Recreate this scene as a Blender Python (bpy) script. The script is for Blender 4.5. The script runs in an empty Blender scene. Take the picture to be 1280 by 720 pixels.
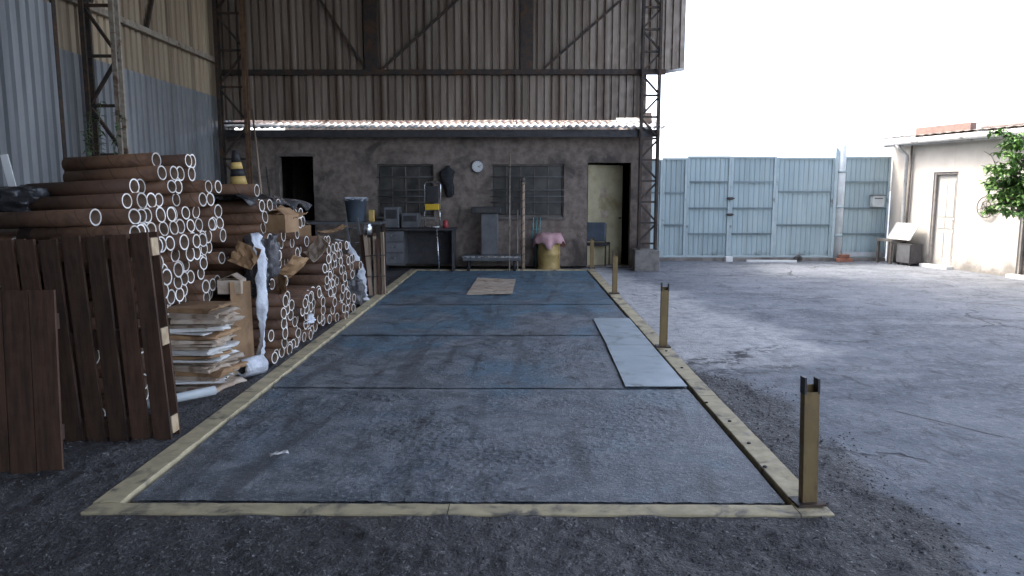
import bpy, bmesh, math, random
from mathutils import Vector, Matrix, noise as mnoise
R = math.radians
rng = random.Random(7)
scene = bpy.context.scene
C = scene.collection

# ------------------------------------------------------------------ camera
cd = bpy.data.cameras.new('camera'); cam = bpy.data.objects.new('camera', cd); C.objects.link(cam)
cd.sensor_width = 36; cd.lens = 36 * 920 / 1280; cd.clip_start = .05; cd.clip_end = 3000
cam.location = (0, 0, 1.6); cam.rotation_euler = (R(90 - 7.55), 0, R(0.44))
scene.camera = cam
# ------------------------------------------------------------------ sky, sun, exposure
SUN_EL, SUN_AZ = 52, -62          # azimuth from +Y towards +X
w = bpy.data.worlds.new('World'); scene.world = w; w.use_nodes = True
nt = w.node_tree; bg = nt.nodes['Background']
sky = nt.nodes.new('ShaderNodeTexSky'); sky.sky_type = 'NISHITA'; sky.sun_disc = False
sky.sun_elevation = R(SUN_EL); sky.sun_rotation = R(SUN_AZ)
sky.air_density = .62; sky.dust_density = 3.2; sky.ozone_density = .2
hs = nt.nodes.new('ShaderNodeHueSaturation'); hs.inputs['Saturation'].default_value = .66     # hazy white sky
nt.links.new(sky.outputs[0], hs.inputs['Color']); nt.links.new(hs.outputs[0], bg.inputs[0]); bg.inputs[1].default_value = 0.15
sd = bpy.data.lights.new('sun', 'SUN'); sun = bpy.data.objects.new('sun', sd); C.objects.link(sun)
sd.energy = .6; sd.angle = R(11); sd.color = (1, .95, .87)
_d = Vector((math.sin(R(SUN_AZ)) * math.cos(R(SUN_EL)), math.cos(R(SUN_AZ)) * math.cos(R(SUN_EL)), math.sin(R(SUN_EL))))
sun.rotation_euler = _d.to_track_quat('Z', 'Y').to_euler(); sun.location = _d * 40
scene.view_settings.view_transform = 'Standard'; scene.view_settings.look = 'None'
scene.view_settings.gamma = 1; scene.view_settings.use_curve_mapping = False
scene.view_settings.exposure = 2.8
scene.cycles.max_bounces = 6; scene.cycles.diffuse_bounces = 4; scene.cycles.glossy_bounces = 2; scene.cycles.transmission_bounces = 2

# ------------------------------------------------------------------ materials
M = {}
class NT:
    def __init__(s, name):
        m = bpy.data.materials.new(name); m.use_nodes = True; s.m = m; s.t = m.node_tree
        s.b = s.t.nodes['Principled BSDF']; s.tc = s.t.nodes.new('ShaderNodeTexCoord')
        s.co = s.tc.outputs['Object']
    def n(s, typ, **kw):
        x = s.t.nodes.new('ShaderNode' + typ)
        for k, v in kw.items(): setattr(x, k, v)
        return x
    def l(s, a, b): s.t.links.new(a, b)
    def noise(s, scale, detail=4, rough=.55, co=None, dist=0, stretch=None):
        x = s.n('TexNoise'); x.inputs['Scale'].default_value = scale; x.inputs['Detail'].default_value = detail
        x.inputs['Roughness'].default_value = rough; x.inputs['Distortion'].default_value = dist
        co = co or s.co
        if stretch:
            mp = s.n('Mapping'); mp.inputs['Scale'].default_value = stretch; s.l(co, mp.inputs[0]); co = mp.outputs[0]
        s.l(co, x.inputs['Vector']); return x.outputs['Fac']
    def ramp(s, f, a, b, lo=0., hi=1.):
        x = s.n('MapRange'); x.interpolation_type = 'SMOOTHSTEP'
        s.l(f, x.inputs[0]); x.inputs[1].default_value = a; x.inputs[2].default_value = b
        x.inputs[3].default_value = lo; x.inputs[4].default_value = hi; return x.outputs[0]
    def math(s, op, a, b=0., c=0.):
        x = s.n('Math', operation=op)
        for i, v in enumerate((a, b, c)):
            if isinstance(v, (int, float)): x.inputs[i].default_value = v
            else: s.l(v, x.inputs[i])
        return x.outputs[0]
    def mix(s, f, a, b, blend='MIX'):
        x = s.n('Mix', data_type='RGBA', blend_type=blend)
        for i, v in ((0, f), (6, a), (7, b)):
            if isinstance(v, (int, float)): x.inputs[i].default_value = v
            elif isinstance(v, tuple): x.inputs[i].default_value = (*v, 1) if len(v) == 3 else v
            else: s.l(v, x.inputs[i])
        return x.outputs[2]
    def bump(s, h, strength=.5, dist=.01, nrm=None):
        x = s.n('Bump'); x.inputs['Strength'].default_value = strength; x.inputs['Distance'].default_value = dist
        s.l(h, x.inputs['Height'])
        if nrm is not None: s.l(nrm, x.inputs['Normal'])
        return x.outputs[0]
    def out(s, col=None, rough=None, nrm=None, metal=0.):
        for k, v in (('Base Color', col), ('Roughness', rough), ('Normal', nrm)):
            if v is None: continue
            if isinstance(v, tuple): s.b.inputs[k].default_value = (*v, 1)
            elif isinstance(v, (int, float)): s.b.inputs[k].default_value = v
            else: s.l(v, s.b.inputs[k])
        s.b.inputs['Metallic'].default_value = metal
        return s.m

def simple(name, c1, c2=None, scale=6, rough=.7, bump=.25, bscale=40, metal=0, dirt=None, dscale=1.5, rnd=.18, stretch=None, bdist=.004, dlo=.5, dhi=.7):
    """two-tone noise colour, optional dirt patches, per-object variation, fine relief"""
    c2 = c2 or tuple(x * .7 for x in c1)
    t = NT(name)
    col = t.mix(t.ramp(t.noise(scale, 3, .6, stretch=stretch), .35, .68), c1, c2)
    if dirt: col = t.mix(t.ramp(t.noise(dscale, 4, .65, dist=.6, stretch=stretch), dlo, dhi), col, dirt)
    if rnd:
        oi = t.n('ObjectInfo'); v = t.ramp(oi.outputs['Random'], 0, 1, 1 - rnd, 1 + rnd)
        hsv = t.n('HueSaturation'); t.l(v, hsv.inputs['Value']); t.l(col, hsv.inputs['Color']); col = hsv.outputs[0]
    rg = t.ramp(t.noise(scale * 2.3, 2), .3, .7, max(.05, rough - .12), min(1, rough + .12))
    t.out(col, rg, t.bump(t.noise(bscale, 3, .6, stretch=stretch), bump, bdist) if bump else None, metal)
    M[name] = t.m; return t

simple('galv', (.36, .37, .375), (.24, .245, .25), 2.2, .5, .1, 30, .35, dirt=(.10, .085, .07), dscale=.9, rnd=.1, stretch=(1, 1, .07))
simple('galv_warm', (.46, .37, .255), (.30, .225, .15), 2.0, .6, .1, 30, 0, dirt=(.13, .09, .055), dscale=1.0, rnd=.16, stretch=(1, 1, .08))
simple('endsheet', (.36, .30, .245), (.20, .150, .115), 3.5, .42, .1, 30, .3, dirt=(.13, .085, .06), dscale=2.4, rnd=.16, stretch=(1, 1, .06), dlo=.48, dhi=.75)
simple('roofsheet', (.16, .15, .145), None, 2, .6, 0)
simple('steel_dark', (.035, .033, .032), (.07, .045, .03), 9, .6, .2, 60, .2, dirt=(.10, .05, .025), dscale=5, rnd=.12)
simple('steel_rust', (.15, .085, .045), (.08, .042, .024), 8, .7, .3, 60, dirt=(.05, .03, .02), dscale=6)
simple('chord_cream', (.42, .37, .30), (.30, .24, .18), 7, .6, .15, 50, dirt=(.14, .08, .05), dscale=6)
simple('plaster_brown', (.26, .213, .178), (.16, .125, .103), 6.5, .9, .8, 22, dirt=(.085, .07, .06), dscale=1.3, rnd=0, bdist=.012)
simple('plaster_cream', (.57, .535, .475), (.50, .465, .41), 1.6, .85, .45, 22, dirt=(.36, .34, .305), dscale=.7, rnd=0, bdist=.008, dlo=.58, dhi=.82)
def grime_foot(name, zlo, zhi, dirt):
    t = NT.__new__(NT); m = M[name]; t.m = m; t.t = m.node_tree; t.b = t.t.nodes['Principled BSDF']
    t.tc = [x for x in t.t.nodes if x.bl_idname == 'ShaderNodeTexCoord'][0]; t.co = t.tc.outputs['Object']
    src = t.b.inputs['Base Color'].links[0].from_socket
    sx = t.n('SeparateXYZ'); t.l(t.co, sx.inputs[0])
    h = t.math('ADD', sx.outputs[2], t.math('MULTIPLY', t.noise(2.6, 5, .7), -.9))
    runs = t.ramp(t.noise(3.0, 4, .6, stretch=(1.6, 1.6, .10), dist=.4), .56, .74, 0, .22)
    col = t.mix(t.ramp(h, zlo-.45, zhi-.45, .85, 0), src, dirt)
    t.l(t.mix(runs, col, dirt), t.b.inputs['Base Color'])
grime_foot('plaster_cream', .0, .30, (.20, .185, .165)); grime_foot('plaster_brown', -.05, .2, (.11, .09, .078))
simple('concrete', (.26, .24, .22), (.17, .155, .14), 5, .9, .5, 30, dirt=(.09, .08, .07), dscale=2.5, bdist=.01)
simple('fibrecement', (.62, .61, .59), (.48, .47, .45), 4, .85, .3, 40, dirt=(.15, .14, .13), dscale=1.6, dlo=.55)
simple('oxide_sheet', (.60, .52, .49), (.52, .44, .41), 4, .85, .3, 40, dirt=(.3, .2, .17), dscale=1.5)
simple('terracotta', (.25, .205, .18), (.18, .15, .135), 6, .85, .4, 40, dirt=(.10, .08, .07), dscale=2.5)
simple('gate_paint', (.38, .47, .485), (.32, .41, .43), 2.2, .55, .12, 40, dirt=(.16, .21, .22), dscale=1.2, rnd=.1, stretch=(1, 1, .3), dlo=.55, dhi=.8)
simple('gate_frame', (.43, .515, .53), (.36, .45, .47), 4, .55, .12, 40, dirt=(.17, .18, .17), dscale=2, rnd=.05, dlo=.58)
grime_foot('gate_paint', -.1, .2, (.13, .14, .13))
simple('gate_rail_shaded', (.18, .235, .25), (.14, .185, .20), 4, .6, .1, 40)  # crossbars darker than the frame: their underside shadow put into the colour
simple('pole_white', (.62, .66, .66), (.5, .54, .54), 4, .5, .1, 40, dirt=(.3, .3, .28), dscale=3, dlo=.6)
simple('door_cream', (.60, .58, .53), (.52, .50, .45), 3, .55, .1, 40, dirt=(.42, .39, .34), dscale=2, dlo=.62)
simple('door_yellow', (.42, .37, .23), (.34, .295, .18), 3, .6, .1, 40, dirt=(.25, .2, .1), dscale=2)
simple('dark_paint', (.055, .052, .055), (.035, .033, .036), 8, .55, .15, 50)
simple('frame_brown', (.16, .138, .12), (.10, .085, .075), 9, .7, .2, 50)
simple('house_frame', (.26, .24, .22), (.19, .175, .16), 9, .7, .2, 50)
simple('white_paint', (.74, .74, .72), (.62, .62, .60), 4, .5, .06, 40, dirt=(.45, .43, .40), dscale=3, dlo=.62)
simple('gutter', (.62, .62, .60), (.48, .47, .45), 5, .5, .1, 40, dirt=(.2, .19, .18), dscale=3, dlo=.58)
simple('kerb_yellow', (.58, .485, .30), (.44, .37, .235), 9, .7, .4, 70, dirt=(.13, .12, .105), dscale=4.5, rnd=.08, bdist=.003)
simple('post_yellow', (.23, .155, .06), (.15, .10, .04), 6, .6, .3, 60, dirt=(.075, .045, .025), dscale=9, stretch=(1, 1, .4), rnd=.1)
simple('loose_plate', (.44, .50, .52), (.37, .425, .445), 2.2, .6, .1, 60, 0, dirt=(.24, .26, .26), dscale=2.6, rnd=.06, dlo=.52)
simple('wood_dark', (.080, .040, .022), (.040, .020, .012), 5, .8, .4, 25, rnd=.25, stretch=(6, 6, .6))
simple('wood_end', (.55, .42, .27), (.42, .30, .18), 14, .8, .4, 40, rnd=.12)
simple('wood_slat', (.50, .38, .28), (.38, .27, .19), 6, .75, .3, 30, rnd=.2, stretch=(6, 6, .6))
simple('kraft', (.22, .118, .060), (.145, .075, .040), 5, .75, .25, 40, dirt=(.065, .035, .02), dscale=3, rnd=.3)
def tube_seams():
    t = NT('kraft_tube')
    sx = t.n('SeparateXYZ'); t.l(t.co, sx.inputs[0])
    ang = t.math('DIVIDE', t.math('ARCTAN2', sx.outputs[1], sx.outputs[2]), 6.2832)
    f = t.math('FRACT', t.math('ADD', ang, t.math('MULTIPLY', sx.outputs[0], 4.2)))
    seam = t.ramp(f, .02, .05, 1, 0)
    oi = t.n('ObjectInfo'); rv = oi.outputs['Random']
    base = t.mix(rv, (.215, .110, .060), (.075, .040, .025))
    base = t.mix(t.ramp(t.noise(4, 4, .65, dist=.5), .45, .7), base, (.085, .045, .026))
    col = t.mix(t.math('MULTIPLY', seam, .7), base, (.05, .028, .018))
    t.out(col, t.ramp(t.noise(7, 2), .3, .7, .6, .85), t.bump(t.math('ADD', t.noise(30, 3), t.math('MULTIPLY', seam, -.6)), .4, .004)); M['kraft_tube'] = t.m
tube_seams()
simple('tube_end', (.88, .85, .80), (.72, .65, .56), 9, .85, .3, 80, dirt=(.40, .29, .19), dscale=5, dlo=.55, dhi=.75, rnd=.25)
simple('tube_inner', (.16, .10, .065), (.10, .065, .04), 8, .85, .1, 40, rnd=.2)
simple('cardboard', (.44, .27, .14), (.32, .19, .095), 5, .8, .3, 35, dirt=(.16, .09, .05), dscale=3, rnd=.25)
simple('cardboard_pale', (.52, .43, .34), (.38, .29, .21), 7, .85, .4, 35, dirt=(.25, .17, .11), dscale=4, rnd=.22)
simple('paper_white', (.80, .79, .76), (.66, .63, .58), 6, .8, .4, 30, rnd=.1)
simple('black_plastic', (.022, .022, .025), (.035, .034, .036), 4, .3, .8, 12, rnd=.1, bdist=.02)
simple('grey_wrap', (.17, .165, .17), (.09, .085, .09), 3, .25, .8, 14, rnd=.2, bdist=.02)
simple('white_film', (.74, .76, .80), (.50, .52, .57), 5, .25, .8, 18, rnd=.1, bdist=.02)
simple('blue_plastic', (.10, .125, .155), (.075, .095, .12), 4, .4, .1, 30)
simple('brass_drum', (.42, .30, .11), (.30, .21, .075), 5, .5, .15, 40, .2, dirt=(.14, .1, .05), dscale=3)
simple('pink_cloth', (.72, .45, .46), (.60, .34, .36), 7, .95, .5, 50)
simple('chrome', (.70, .70, .70), (.55, .54, .53), 8, .25, .05, 40, .9)
simple('yellow_plastic', (.70, .46, .04), (.60, .38, .03), 6, .5, .1, 40)
simple('machine_grey', (.15, .152, .157), (.10, .102, .107), 4, .5, .1, 40, dirt=(.09, .09, .09), dscale=3)
simple('red_paint', (.42, .05, .06), (.30, .035, .04), 6, .5, .1, 40)
simple('rubber', (.02, .02, .021), (.035, .033, .033), 8, .7, .3, 60)
simple('cone_band', (.72, .50, .16), (.58, .38, .12), 8, .6, .1, 40)
simple('stone_dark', (.17, .165, .16), (.05, .047, .046), 9, .9, .4, 80)
simple('leaf', (.20, .34, .09), (.08, .17, .04), 9, .5, .15, 40, rnd=.1)
simple('weed_leaf', (.13, .19, .08), (.08, .13, .05), 5, .6, .15, 40, rnd=.1)
simple('bark', (.12, .09, .065), (.07, .052, .038), 8, .9, .8, 30, bdist=.01, stretch=(3, 3, .5))
simple('brick_red', (.38, .17, .11), (.27, .12, .08), 10, .9, .5, 50)
simple('parapet_brick', (.30, .19, .155), (.22, .15, .125), 8, .9, .5, 40)
simple('dial_white', (.80, .80, .78), (.75, .75, .73), 5, .4, 0)
simple('teal_plastic', (.12, .36, .38), (.08, .26, .28), 6, .5, 0)
simple('jacket', (.018, .018, .022), (.03, .03, .034), 9, .9, .4, 60)
simple('room_wall', (.16, .145, .12), (.12, .11, .09), 3, .9, .2, 30)

def glass_dark():
    t = NT('glass'); t.out(t.mix(t.ramp(t.noise(5, 4), .35, .7), (.045, .045, .042), (.095, .09, .08)), .25,
                           t.bump(t.noise(3, 2), .06, .01)); M['glass'] = t.m
glass_dark()

def deck_material():
    t = NT('deck')
    sx = t.n('SeparateXYZ'); t.l(t.co, sx.inputs[0]); Y = sx.outputs[1]
    big = t.noise(.9, 4, .6, dist=.8); mid = t.noise(4.5, 5, .7, dist=.3); fine = t.noise(120, 3, .7); lump = t.noise(38, 5, .75)
    blue = t.mix(t.ramp(t.noise(1.7, 4, .6), .35, .65), (.11, .22, .305), (.10, .165, .22))
    grime = t.mix(t.ramp(mid, .38, .66), (.105, .112, .122), (.285, .29, .297))
    grime_amt = t.ramp(t.math('ADD', t.math('MULTIPLY', big, 1.6), t.math('MULTIPLY', Y, -.06)), .0, .5)     # more blue, less grime colour towards the far end
    col = t.mix(t.math('MULTIPLY', grime_amt, .85), blue, grime)
    col = t.mix(t.ramp(lump, .52, .66, 0, .75), col, (.40, .41, .42))
    col = t.mix(t.ramp(t.noise(1.9, 6, .72, dist=1.4), .57, .70, 0, .9), col, (.030, .029, .029))
    col = t.mix(t.ramp(t.noise(.6, 5, .6, dist=2, stretch=(3.5, .5, 1)), .50, .66, 0, .55), col, (.05, .052, .055))
    rg = t.ramp(mid, .35, .7, .33, .62)
    amp = t.ramp(t.noise(1.1, 3), .38, .62, .25, 1.)
    h = t.math('ADD', t.math('MULTIPLY', lump, amp), t.math('MULTIPLY', fine, .35))
    t.out(col, rg, t.bump(h, 1.0, .020)); M['deck'] = t.m
deck_material()

def ground_material():
    t = NT('ground_mix')
    sx = t.n('SeparateXYZ'); t.l(t.co, sx.inputs[0]); X, Y = sx.outputs[0], sx.outputs[1]
    wob = t.noise(1.6, 6, .65); wob2 = t.noise(.55, 4, .6); fine = t.noise(55, 5, .65); mid = t.noise(9, 5, .65); big = t.noise(.35, 4, .6, dist=.8)
    # old pavement of the yard
    yard = t.mix(t.ramp(big, .36, .66), (.158, .174, .198), (.098, .110, .130))
    yard = t.mix(t.ramp(t.noise(2.2, 7, .7, dist=.5, stretch=(.6, 1.6, 1)), .42, .70), yard, (.215, .226, .243))
    yard = t.mix(t.ramp(mid, .56, .75, 0, .6), yard, (.036, .038, .043))
    yard = t.mix(t.ramp(t.noise(.9, 7, .72, dist=1.5), .56, .70, 0, .85), yard, (.028, .028, .03))
    yard = t.mix(t.ramp(t.noise(14, 5, .75), .50, .66, 0, .55), yard, (.30, .303, .31))
    yard = t.mix(t.ramp(t.noise(5, 7, .78, dist=1.0, stretch=(1, .55, 1)), .52, .66, 0, .75), yard, (.038, .038, .042))
    vo = t.n('TexVoronoi', feature='DISTANCE_TO_EDGE'); vo.inputs['Scale'].default_value = .33
    dis = t.n('VectorMath', operation='ADD'); nz = t.n('TexNoise'); nz.inputs['Scale'].default_value = 1.2; nz.inputs['Detail'].default_value = 5
    t.l(t.co, nz.inputs['Vector']); t.l(t.co, dis.inputs[0]); t.l(nz.outputs['Color'], dis.inputs[1]); t.l(dis.outputs[0], vo.inputs['Vector'])
    crack = t.math('MULTIPLY', t.ramp(vo.outputs[0], .002, .009, .75, 0), t.ramp(t.noise(.5, 2), .5, .6))
    yard = t.mix(crack, yard, (.035, .033, .034))
    def seg(ax, ay, bx, by, w0, w1, wob_=.0):
        dx, dy = bx-ax, by-ay; L = math.hypot(dx, dy); ux, uy = dx/L, dy/L
        u = t.math('ADD', t.math('MULTIPLY', t.math('SUBTRACT', X, ax), ux), t.math('MULTIPLY', t.math('SUBTRACT', Y, ay), uy))
        v = t.math('ADD', t.math('MULTIPLY', t.math('SUBTRACT', X, ax), -uy), t.math('MULTIPLY', t.math('SUBTRACT', Y, ay), ux))
        v = t.math('ABSOLUTE', t.math('ADD', v, t.math('MULTIPLY', t.math('SUBTRACT', wob, .5), wob_)))
        return t.math('MULTIPLY', t.ramp(v, w0, w1, 1, 0), t.math('MULTIPLY', t.ramp(u, 0, .15), t.ramp(u, L-.2, L, 1, 0)))
    cut = t.math('MULTIPLY', seg(2.70, 5.35, 3.75, 4.0, .008, .02, .06), t.ramp(t.noise(2.5, 4), .38, .5))
    cut = t.math('MAXIMUM', cut, t.math('MULTIPLY', seg(6.2, 10.9, 8.4, 9.4, .01, .04, .3), .7))
    yard = t.mix(cut, yard, (.03, .03, .032))
    # paler wedge of ground along the weighbridge
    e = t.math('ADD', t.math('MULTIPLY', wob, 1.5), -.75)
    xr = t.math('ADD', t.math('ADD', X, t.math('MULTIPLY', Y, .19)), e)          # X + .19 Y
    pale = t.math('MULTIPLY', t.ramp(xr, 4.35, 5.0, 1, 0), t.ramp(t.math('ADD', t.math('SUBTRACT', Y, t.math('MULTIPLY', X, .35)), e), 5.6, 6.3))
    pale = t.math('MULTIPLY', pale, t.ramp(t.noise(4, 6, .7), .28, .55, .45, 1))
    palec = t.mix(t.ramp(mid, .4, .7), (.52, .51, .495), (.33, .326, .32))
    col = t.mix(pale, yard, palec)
    streak = t.math('MULTIPLY', t.math('MAXIMUM', seg(1.45, 6.2, 2.7, 6.75, .05, .30, .9), seg(1.5, 6.6, 2.9, 7.6, .02, .2, 1.2)), t.ramp(t.noise(7, 6, .75), .44, .56))
    col = t.mix(streak, col, (.05, .048, .048))
    # loose dark soil round the frame, in front of it and under the shed
    lim = t.ramp(Y, 5.6, 7.2, 2.02, 1.35)
    soil = t.ramp(t.math('SUBTRACT', t.math('ADD', X, t.math('MULTIPLY', e, .55)), lim), -.12, .12, 1, 0)
    soilc = t.mix(t.ramp(wob2, .4, .65), (.060, .056, .056), (.115, .110, .110))
    soilc = t.mix(t.ramp(mid, .5, .75, 0, .7), soilc, (.22, .21, .205))
    soilc = t.mix(t.ramp(t.noise(34, 4, .75), .56, .68, 0, .8), soilc, (.42, .41, .40))
    col = t.mix(soil, col, soilc)
    hz = t.mix(soil, (.12, .12, .12), (1, 1, 1))
    sep = t.n('SeparateColor'); t.l(hz, sep.inputs[0])
    h = t.math('ADD', t.math('MULTIPLY', t.math('ADD', fine, t.math('MULTIPLY', t.noise(22, 5, .65), 1.5)), t.ramp(soil, 0, 1, .45, 1.5)), t.math('MULTIPLY', crack, -1.2))
    rg = t.math('SUBTRACT', t.ramp(t.noise(1.3, 4), .35, .65, .58, .8), t.math('MULTIPLY', soil, .12))
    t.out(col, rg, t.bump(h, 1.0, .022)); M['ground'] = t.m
ground_material()

# ------------------------------------------------------------------ mesh helpers
class MB:
    def __init__(s): s.v = []; s.f = []; s.mi = []; s.sm = []
    def face(s, idx, mi=0, smooth=False): s.f.append(tuple(idx)); s.mi.append(mi); s.sm.append(smooth)
    def box(s, x0, x1, y0, y1, z0, z1, mi=0, mat=None):
        b = len(s.v); pts = [Vector(p) for p in ((x0,y0,z0),(x1,y0,z0),(x1,y1,z0),(x0,y1,z0),(x0,y0,z1),(x1,y0,z1),(x1,y1,z1),(x0,y1,z1))]
        if mat is not None: pts = [mat @ p for p in pts]
        s.v += pts
        for q in ((0,3,2,1),(4,5,6,7),(0,1,5,4),(1,2,6,5),(2,3,7,6),(3,0,4,7)): s.face([b+i for i in q], mi)
        return s
    def bar(s, a, b, wd, th, mi=0, up=(0,0,1)):
        """rectangular bar from a to b"""
        a = Vector(a); b = Vector(b); d = (b - a).normalized(); u = Vector(up)
        if abs(d.dot(u)) > .95: u = Vector((0,1,0))
        sx = d.cross(u).normalized(); sy = sx.cross(d).normalized(); i0 = len(s.v)
        for p in (a, b):
            for q, r in ((-1,-1),(1,-1),(1,1),(-1,1)): s.v.append(p + sx*q*wd/2 + sy*r*th/2)
        for k in range(4): s.face((i0+k, i0+(k+1)%4, i0+4+(k+1)%4, i0+4+k), mi)
        s.face((i0+3,i0+2,i0+1,i0), mi); s.face((i0+4,i0+5,i0+6,i0+7), mi); return s
    def cyl(s, a, b, r0, r1=None, n=12, mi=0, cap=True):
        return s.path([a, b], [r0, r0 if r1 is None else r1], n, mi, cap)
    def path(s, pts, rad, n=8, mi=0, cap=True):
        pts = [Vector(p) for p in pts]
        if isinstance(rad, (int, float)): rad = [rad]*len(pts)
        rings = []; px = None
        for i, p in enumerate(pts):
            d = ((pts[min(i+1, len(pts)-1)] - p) + (p - pts[max(i-1, 0)])).normalized()
            if px is None:
                px = d.orthogonal().normalized()
            px = (px - d * px.dot(d)).normalized(); py = d.cross(px)
            i0 = len(s.v)
            for k in range(n):
                a = 2*math.pi*k/n; s.v.append(p + (px*math.cos(a) + py*math.sin(a))*rad[i])
            rings.append(i0)
        for r0, r1 in zip(rings, rings[1:]):
            for k in range(n): s.face((r0+k, r0+(k+1)%n, r1+(k+1)%n, r1+k), mi, True)
        if cap:
            s.face([rings[0]+k for k in reversed(range(n))], mi); s.face([rings[-1]+k for k in range(n)], mi)
        return s
    def lathe(s, prof, c=(0,0,0), n=24, mi=0, smooth=True):
        i0 = len(s.v); m = len(prof)
        for r, z in prof:
            for k in range(n):
                a = 2*math.pi*k/n; s.v.append(Vector((c[0]+r*math.cos(a), c[1]+r*math.sin(a), c[2]+z)))
        for j in range(m-1):
            for k in range(n): s.face((i0+j*n+k, i0+j*n+(k+1)%n, i0+(j+1)*n+(k+1)%n, i0+(j+1)*n+k), mi, smooth)
        s.face([i0+k for k in reversed(range(n))], mi); s.face([i0+(m-1)*n+k for k in range(n)], mi); return s
    def mesh(s, name, mats):
        me = bpy.data.meshes.new(name); me.from_pydata([tuple(v) for v in s.v], [], s.f)
        for m in (mats if isinstance(mats, (list, tuple)) else [mats]): me.materials.append(M[m])
        me.polygons.foreach_set('material_index', s.mi); me.polygons.foreach_set('use_smooth', s.sm); me.update(); return me
    def build(s, name, mats, parent=None, bevel=0):
        return link(name, s.mesh(name, mats), parent, bevel=bevel)

def link(name, me, parent=None, loc=None, rot=None, bevel=0):
    o = bpy.data.objects.new(name, me); C.objects.link(o); o.parent = parent
    if loc is not None: o.location = loc
    if rot is not None: o.rotation_euler = rot
    if bevel:
        b = o.modifiers.new('bevel', 'BEVEL'); b.width = bevel; b.segments = 2; b.limit_method = 'ANGLE'
    return o
def tag(o, label, cat, group=None):
    o['label'] = label; o['category'] = cat
    if group: o['group'] = group
    return o
def thing(name, label, cat, loc=(0,0,0), rot=None, group=None):
    o = bpy.data.objects.new(name, None); C.objects.link(o); o.location = loc; o.empty_display_size = .1
    if rot is not None: o.rotation_euler = rot
    return tag(o, label, cat, group)
def structure(o): o['kind'] = 'structure'; return o
def box(name, mats, parent, *a, bevel=0): return MB().box(*a).build(name, mats, parent, bevel)
def fbm(x, y, z=0., o=4): return mnoise.fractal(Vector((x, y, z)), 1., 2., o)
def sstep(x, a, b):
    t = max(0., min(1., (x-a)/(b-a))); return t*t*(3-2*t)

# ------------------------------------------------------------------ ground
def ground_z(x, y):
    lim = 2.02 + (1.45-2.02)*sstep(y, 5.6, 7.2)
    soil = 1 - sstep(x + .3*fbm(x*1.6, y*1.6, 3), lim-.2, lim+.2)
    z = -.012 + .010*fbm(x*.7, y*.7, 1)
    if y < 9:
        rough = .016*fbm(x*4, y*4, 5, 5) + .024*max(0, fbm(x*12, y*12, 9, 5)-.05) + .012*abs(fbm(x*30, y*30, 4, 2))
        z += soil*(rough + .016*fbm(x*1.9, y*1.9, 2)) + (1-soil)*.004*fbm(x*5, y*5, 5)
    # kept low beside and under the weighbridge
    dx = max(-2.18 - x, x - 1.56, 0); dy = max(3.475 - y, y - 14.88, 0); d = math.hypot(dx, dy)
    z = z*sstep(d, 0, .2) + (-.004)*(1 - sstep(d, 0, .2)) + soil*.024*(1-sstep(abs(d-.05), 0, .09))*max(0, .25+fbm(x*5, y*5, 8))
    if dx == 0 and dy == 0: z = -.004 - .16*sstep(min(x+2.18, 1.56-x, y-3.475, 14.88-y), 0, .08)
    return z
def axis(segs):
    out = []
    for a, b, st in segs:
        n = max(1, round((b-a)/st)); out += [a + (b-a)*i/n for i in range(n)]
    return out + [segs[-1][1]]
xs = axis([(-900,-100,200),(-100,-20,20),(-20,-6,2),(-6,-3.4,.2),(-3.4,3.2,.028),(3.2,6,.12),(6,12,.5),(12,40,4),(40,900,150)])
ys = axis([(-900,-60,200),(-60,-8,10),(-8,1.6,.8),(1.6,4.2,.024),(4.2,8,.05),(8,15.2,.2),(15.2,24,1),(24,100,10),(100,1500,200)])
g = MB(); nx = len(xs)
g.v = [(x, y, ground_z(x, y)) for y in ys for x in xs]
for j in range(len(ys)-1):
    for i in range(nx-1): g.face((j*nx+i, j*nx+i+1, (j+1)*nx+i+1, (j+1)*nx+i), 0, True)
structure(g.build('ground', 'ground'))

# ------------------------------------------------------------------ shed: corrugated walls, roof, columns
def corrugated(width, z0, z1, pitch=.18, depth=.052, th=.003, rows=1):
    """sheet in XZ plane, width along +X, ribs towards -Y"""
    prof = []; n = round(width/pitch)
    for k in range(n):
        x = k*pitch
        prof += [(x, 0), (x+pitch*.24, 0), (x+pitch*.32, -depth), (x+pitch*.92, -depth)]
    prof.append((n*pitch, 0))
    b = MB(); m = len(prof)
    for t in (0, th):
        for z in [z0 + (z1-z0)*r/rows for r in range(rows+1)]:
            for x, y in prof: b.v.append((x, y+t, z))
    off = m*(rows+1)
    for r in range(rows):
        for k in range(m-1):
            a = r*m+k
            b.face((a, a+1, a+m+1, a+m)); b.face((off+a+1, off+a, off+a+m, off+a+m+1))
    for k in range(m-1):
        b.face((off+k, off+k+1, k+1, k)); a = rows*m+k; b.face((a, a+1, off+a+1, off+a))
    b.face((0, m*rows, off+m*rows, off)); return b

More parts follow.
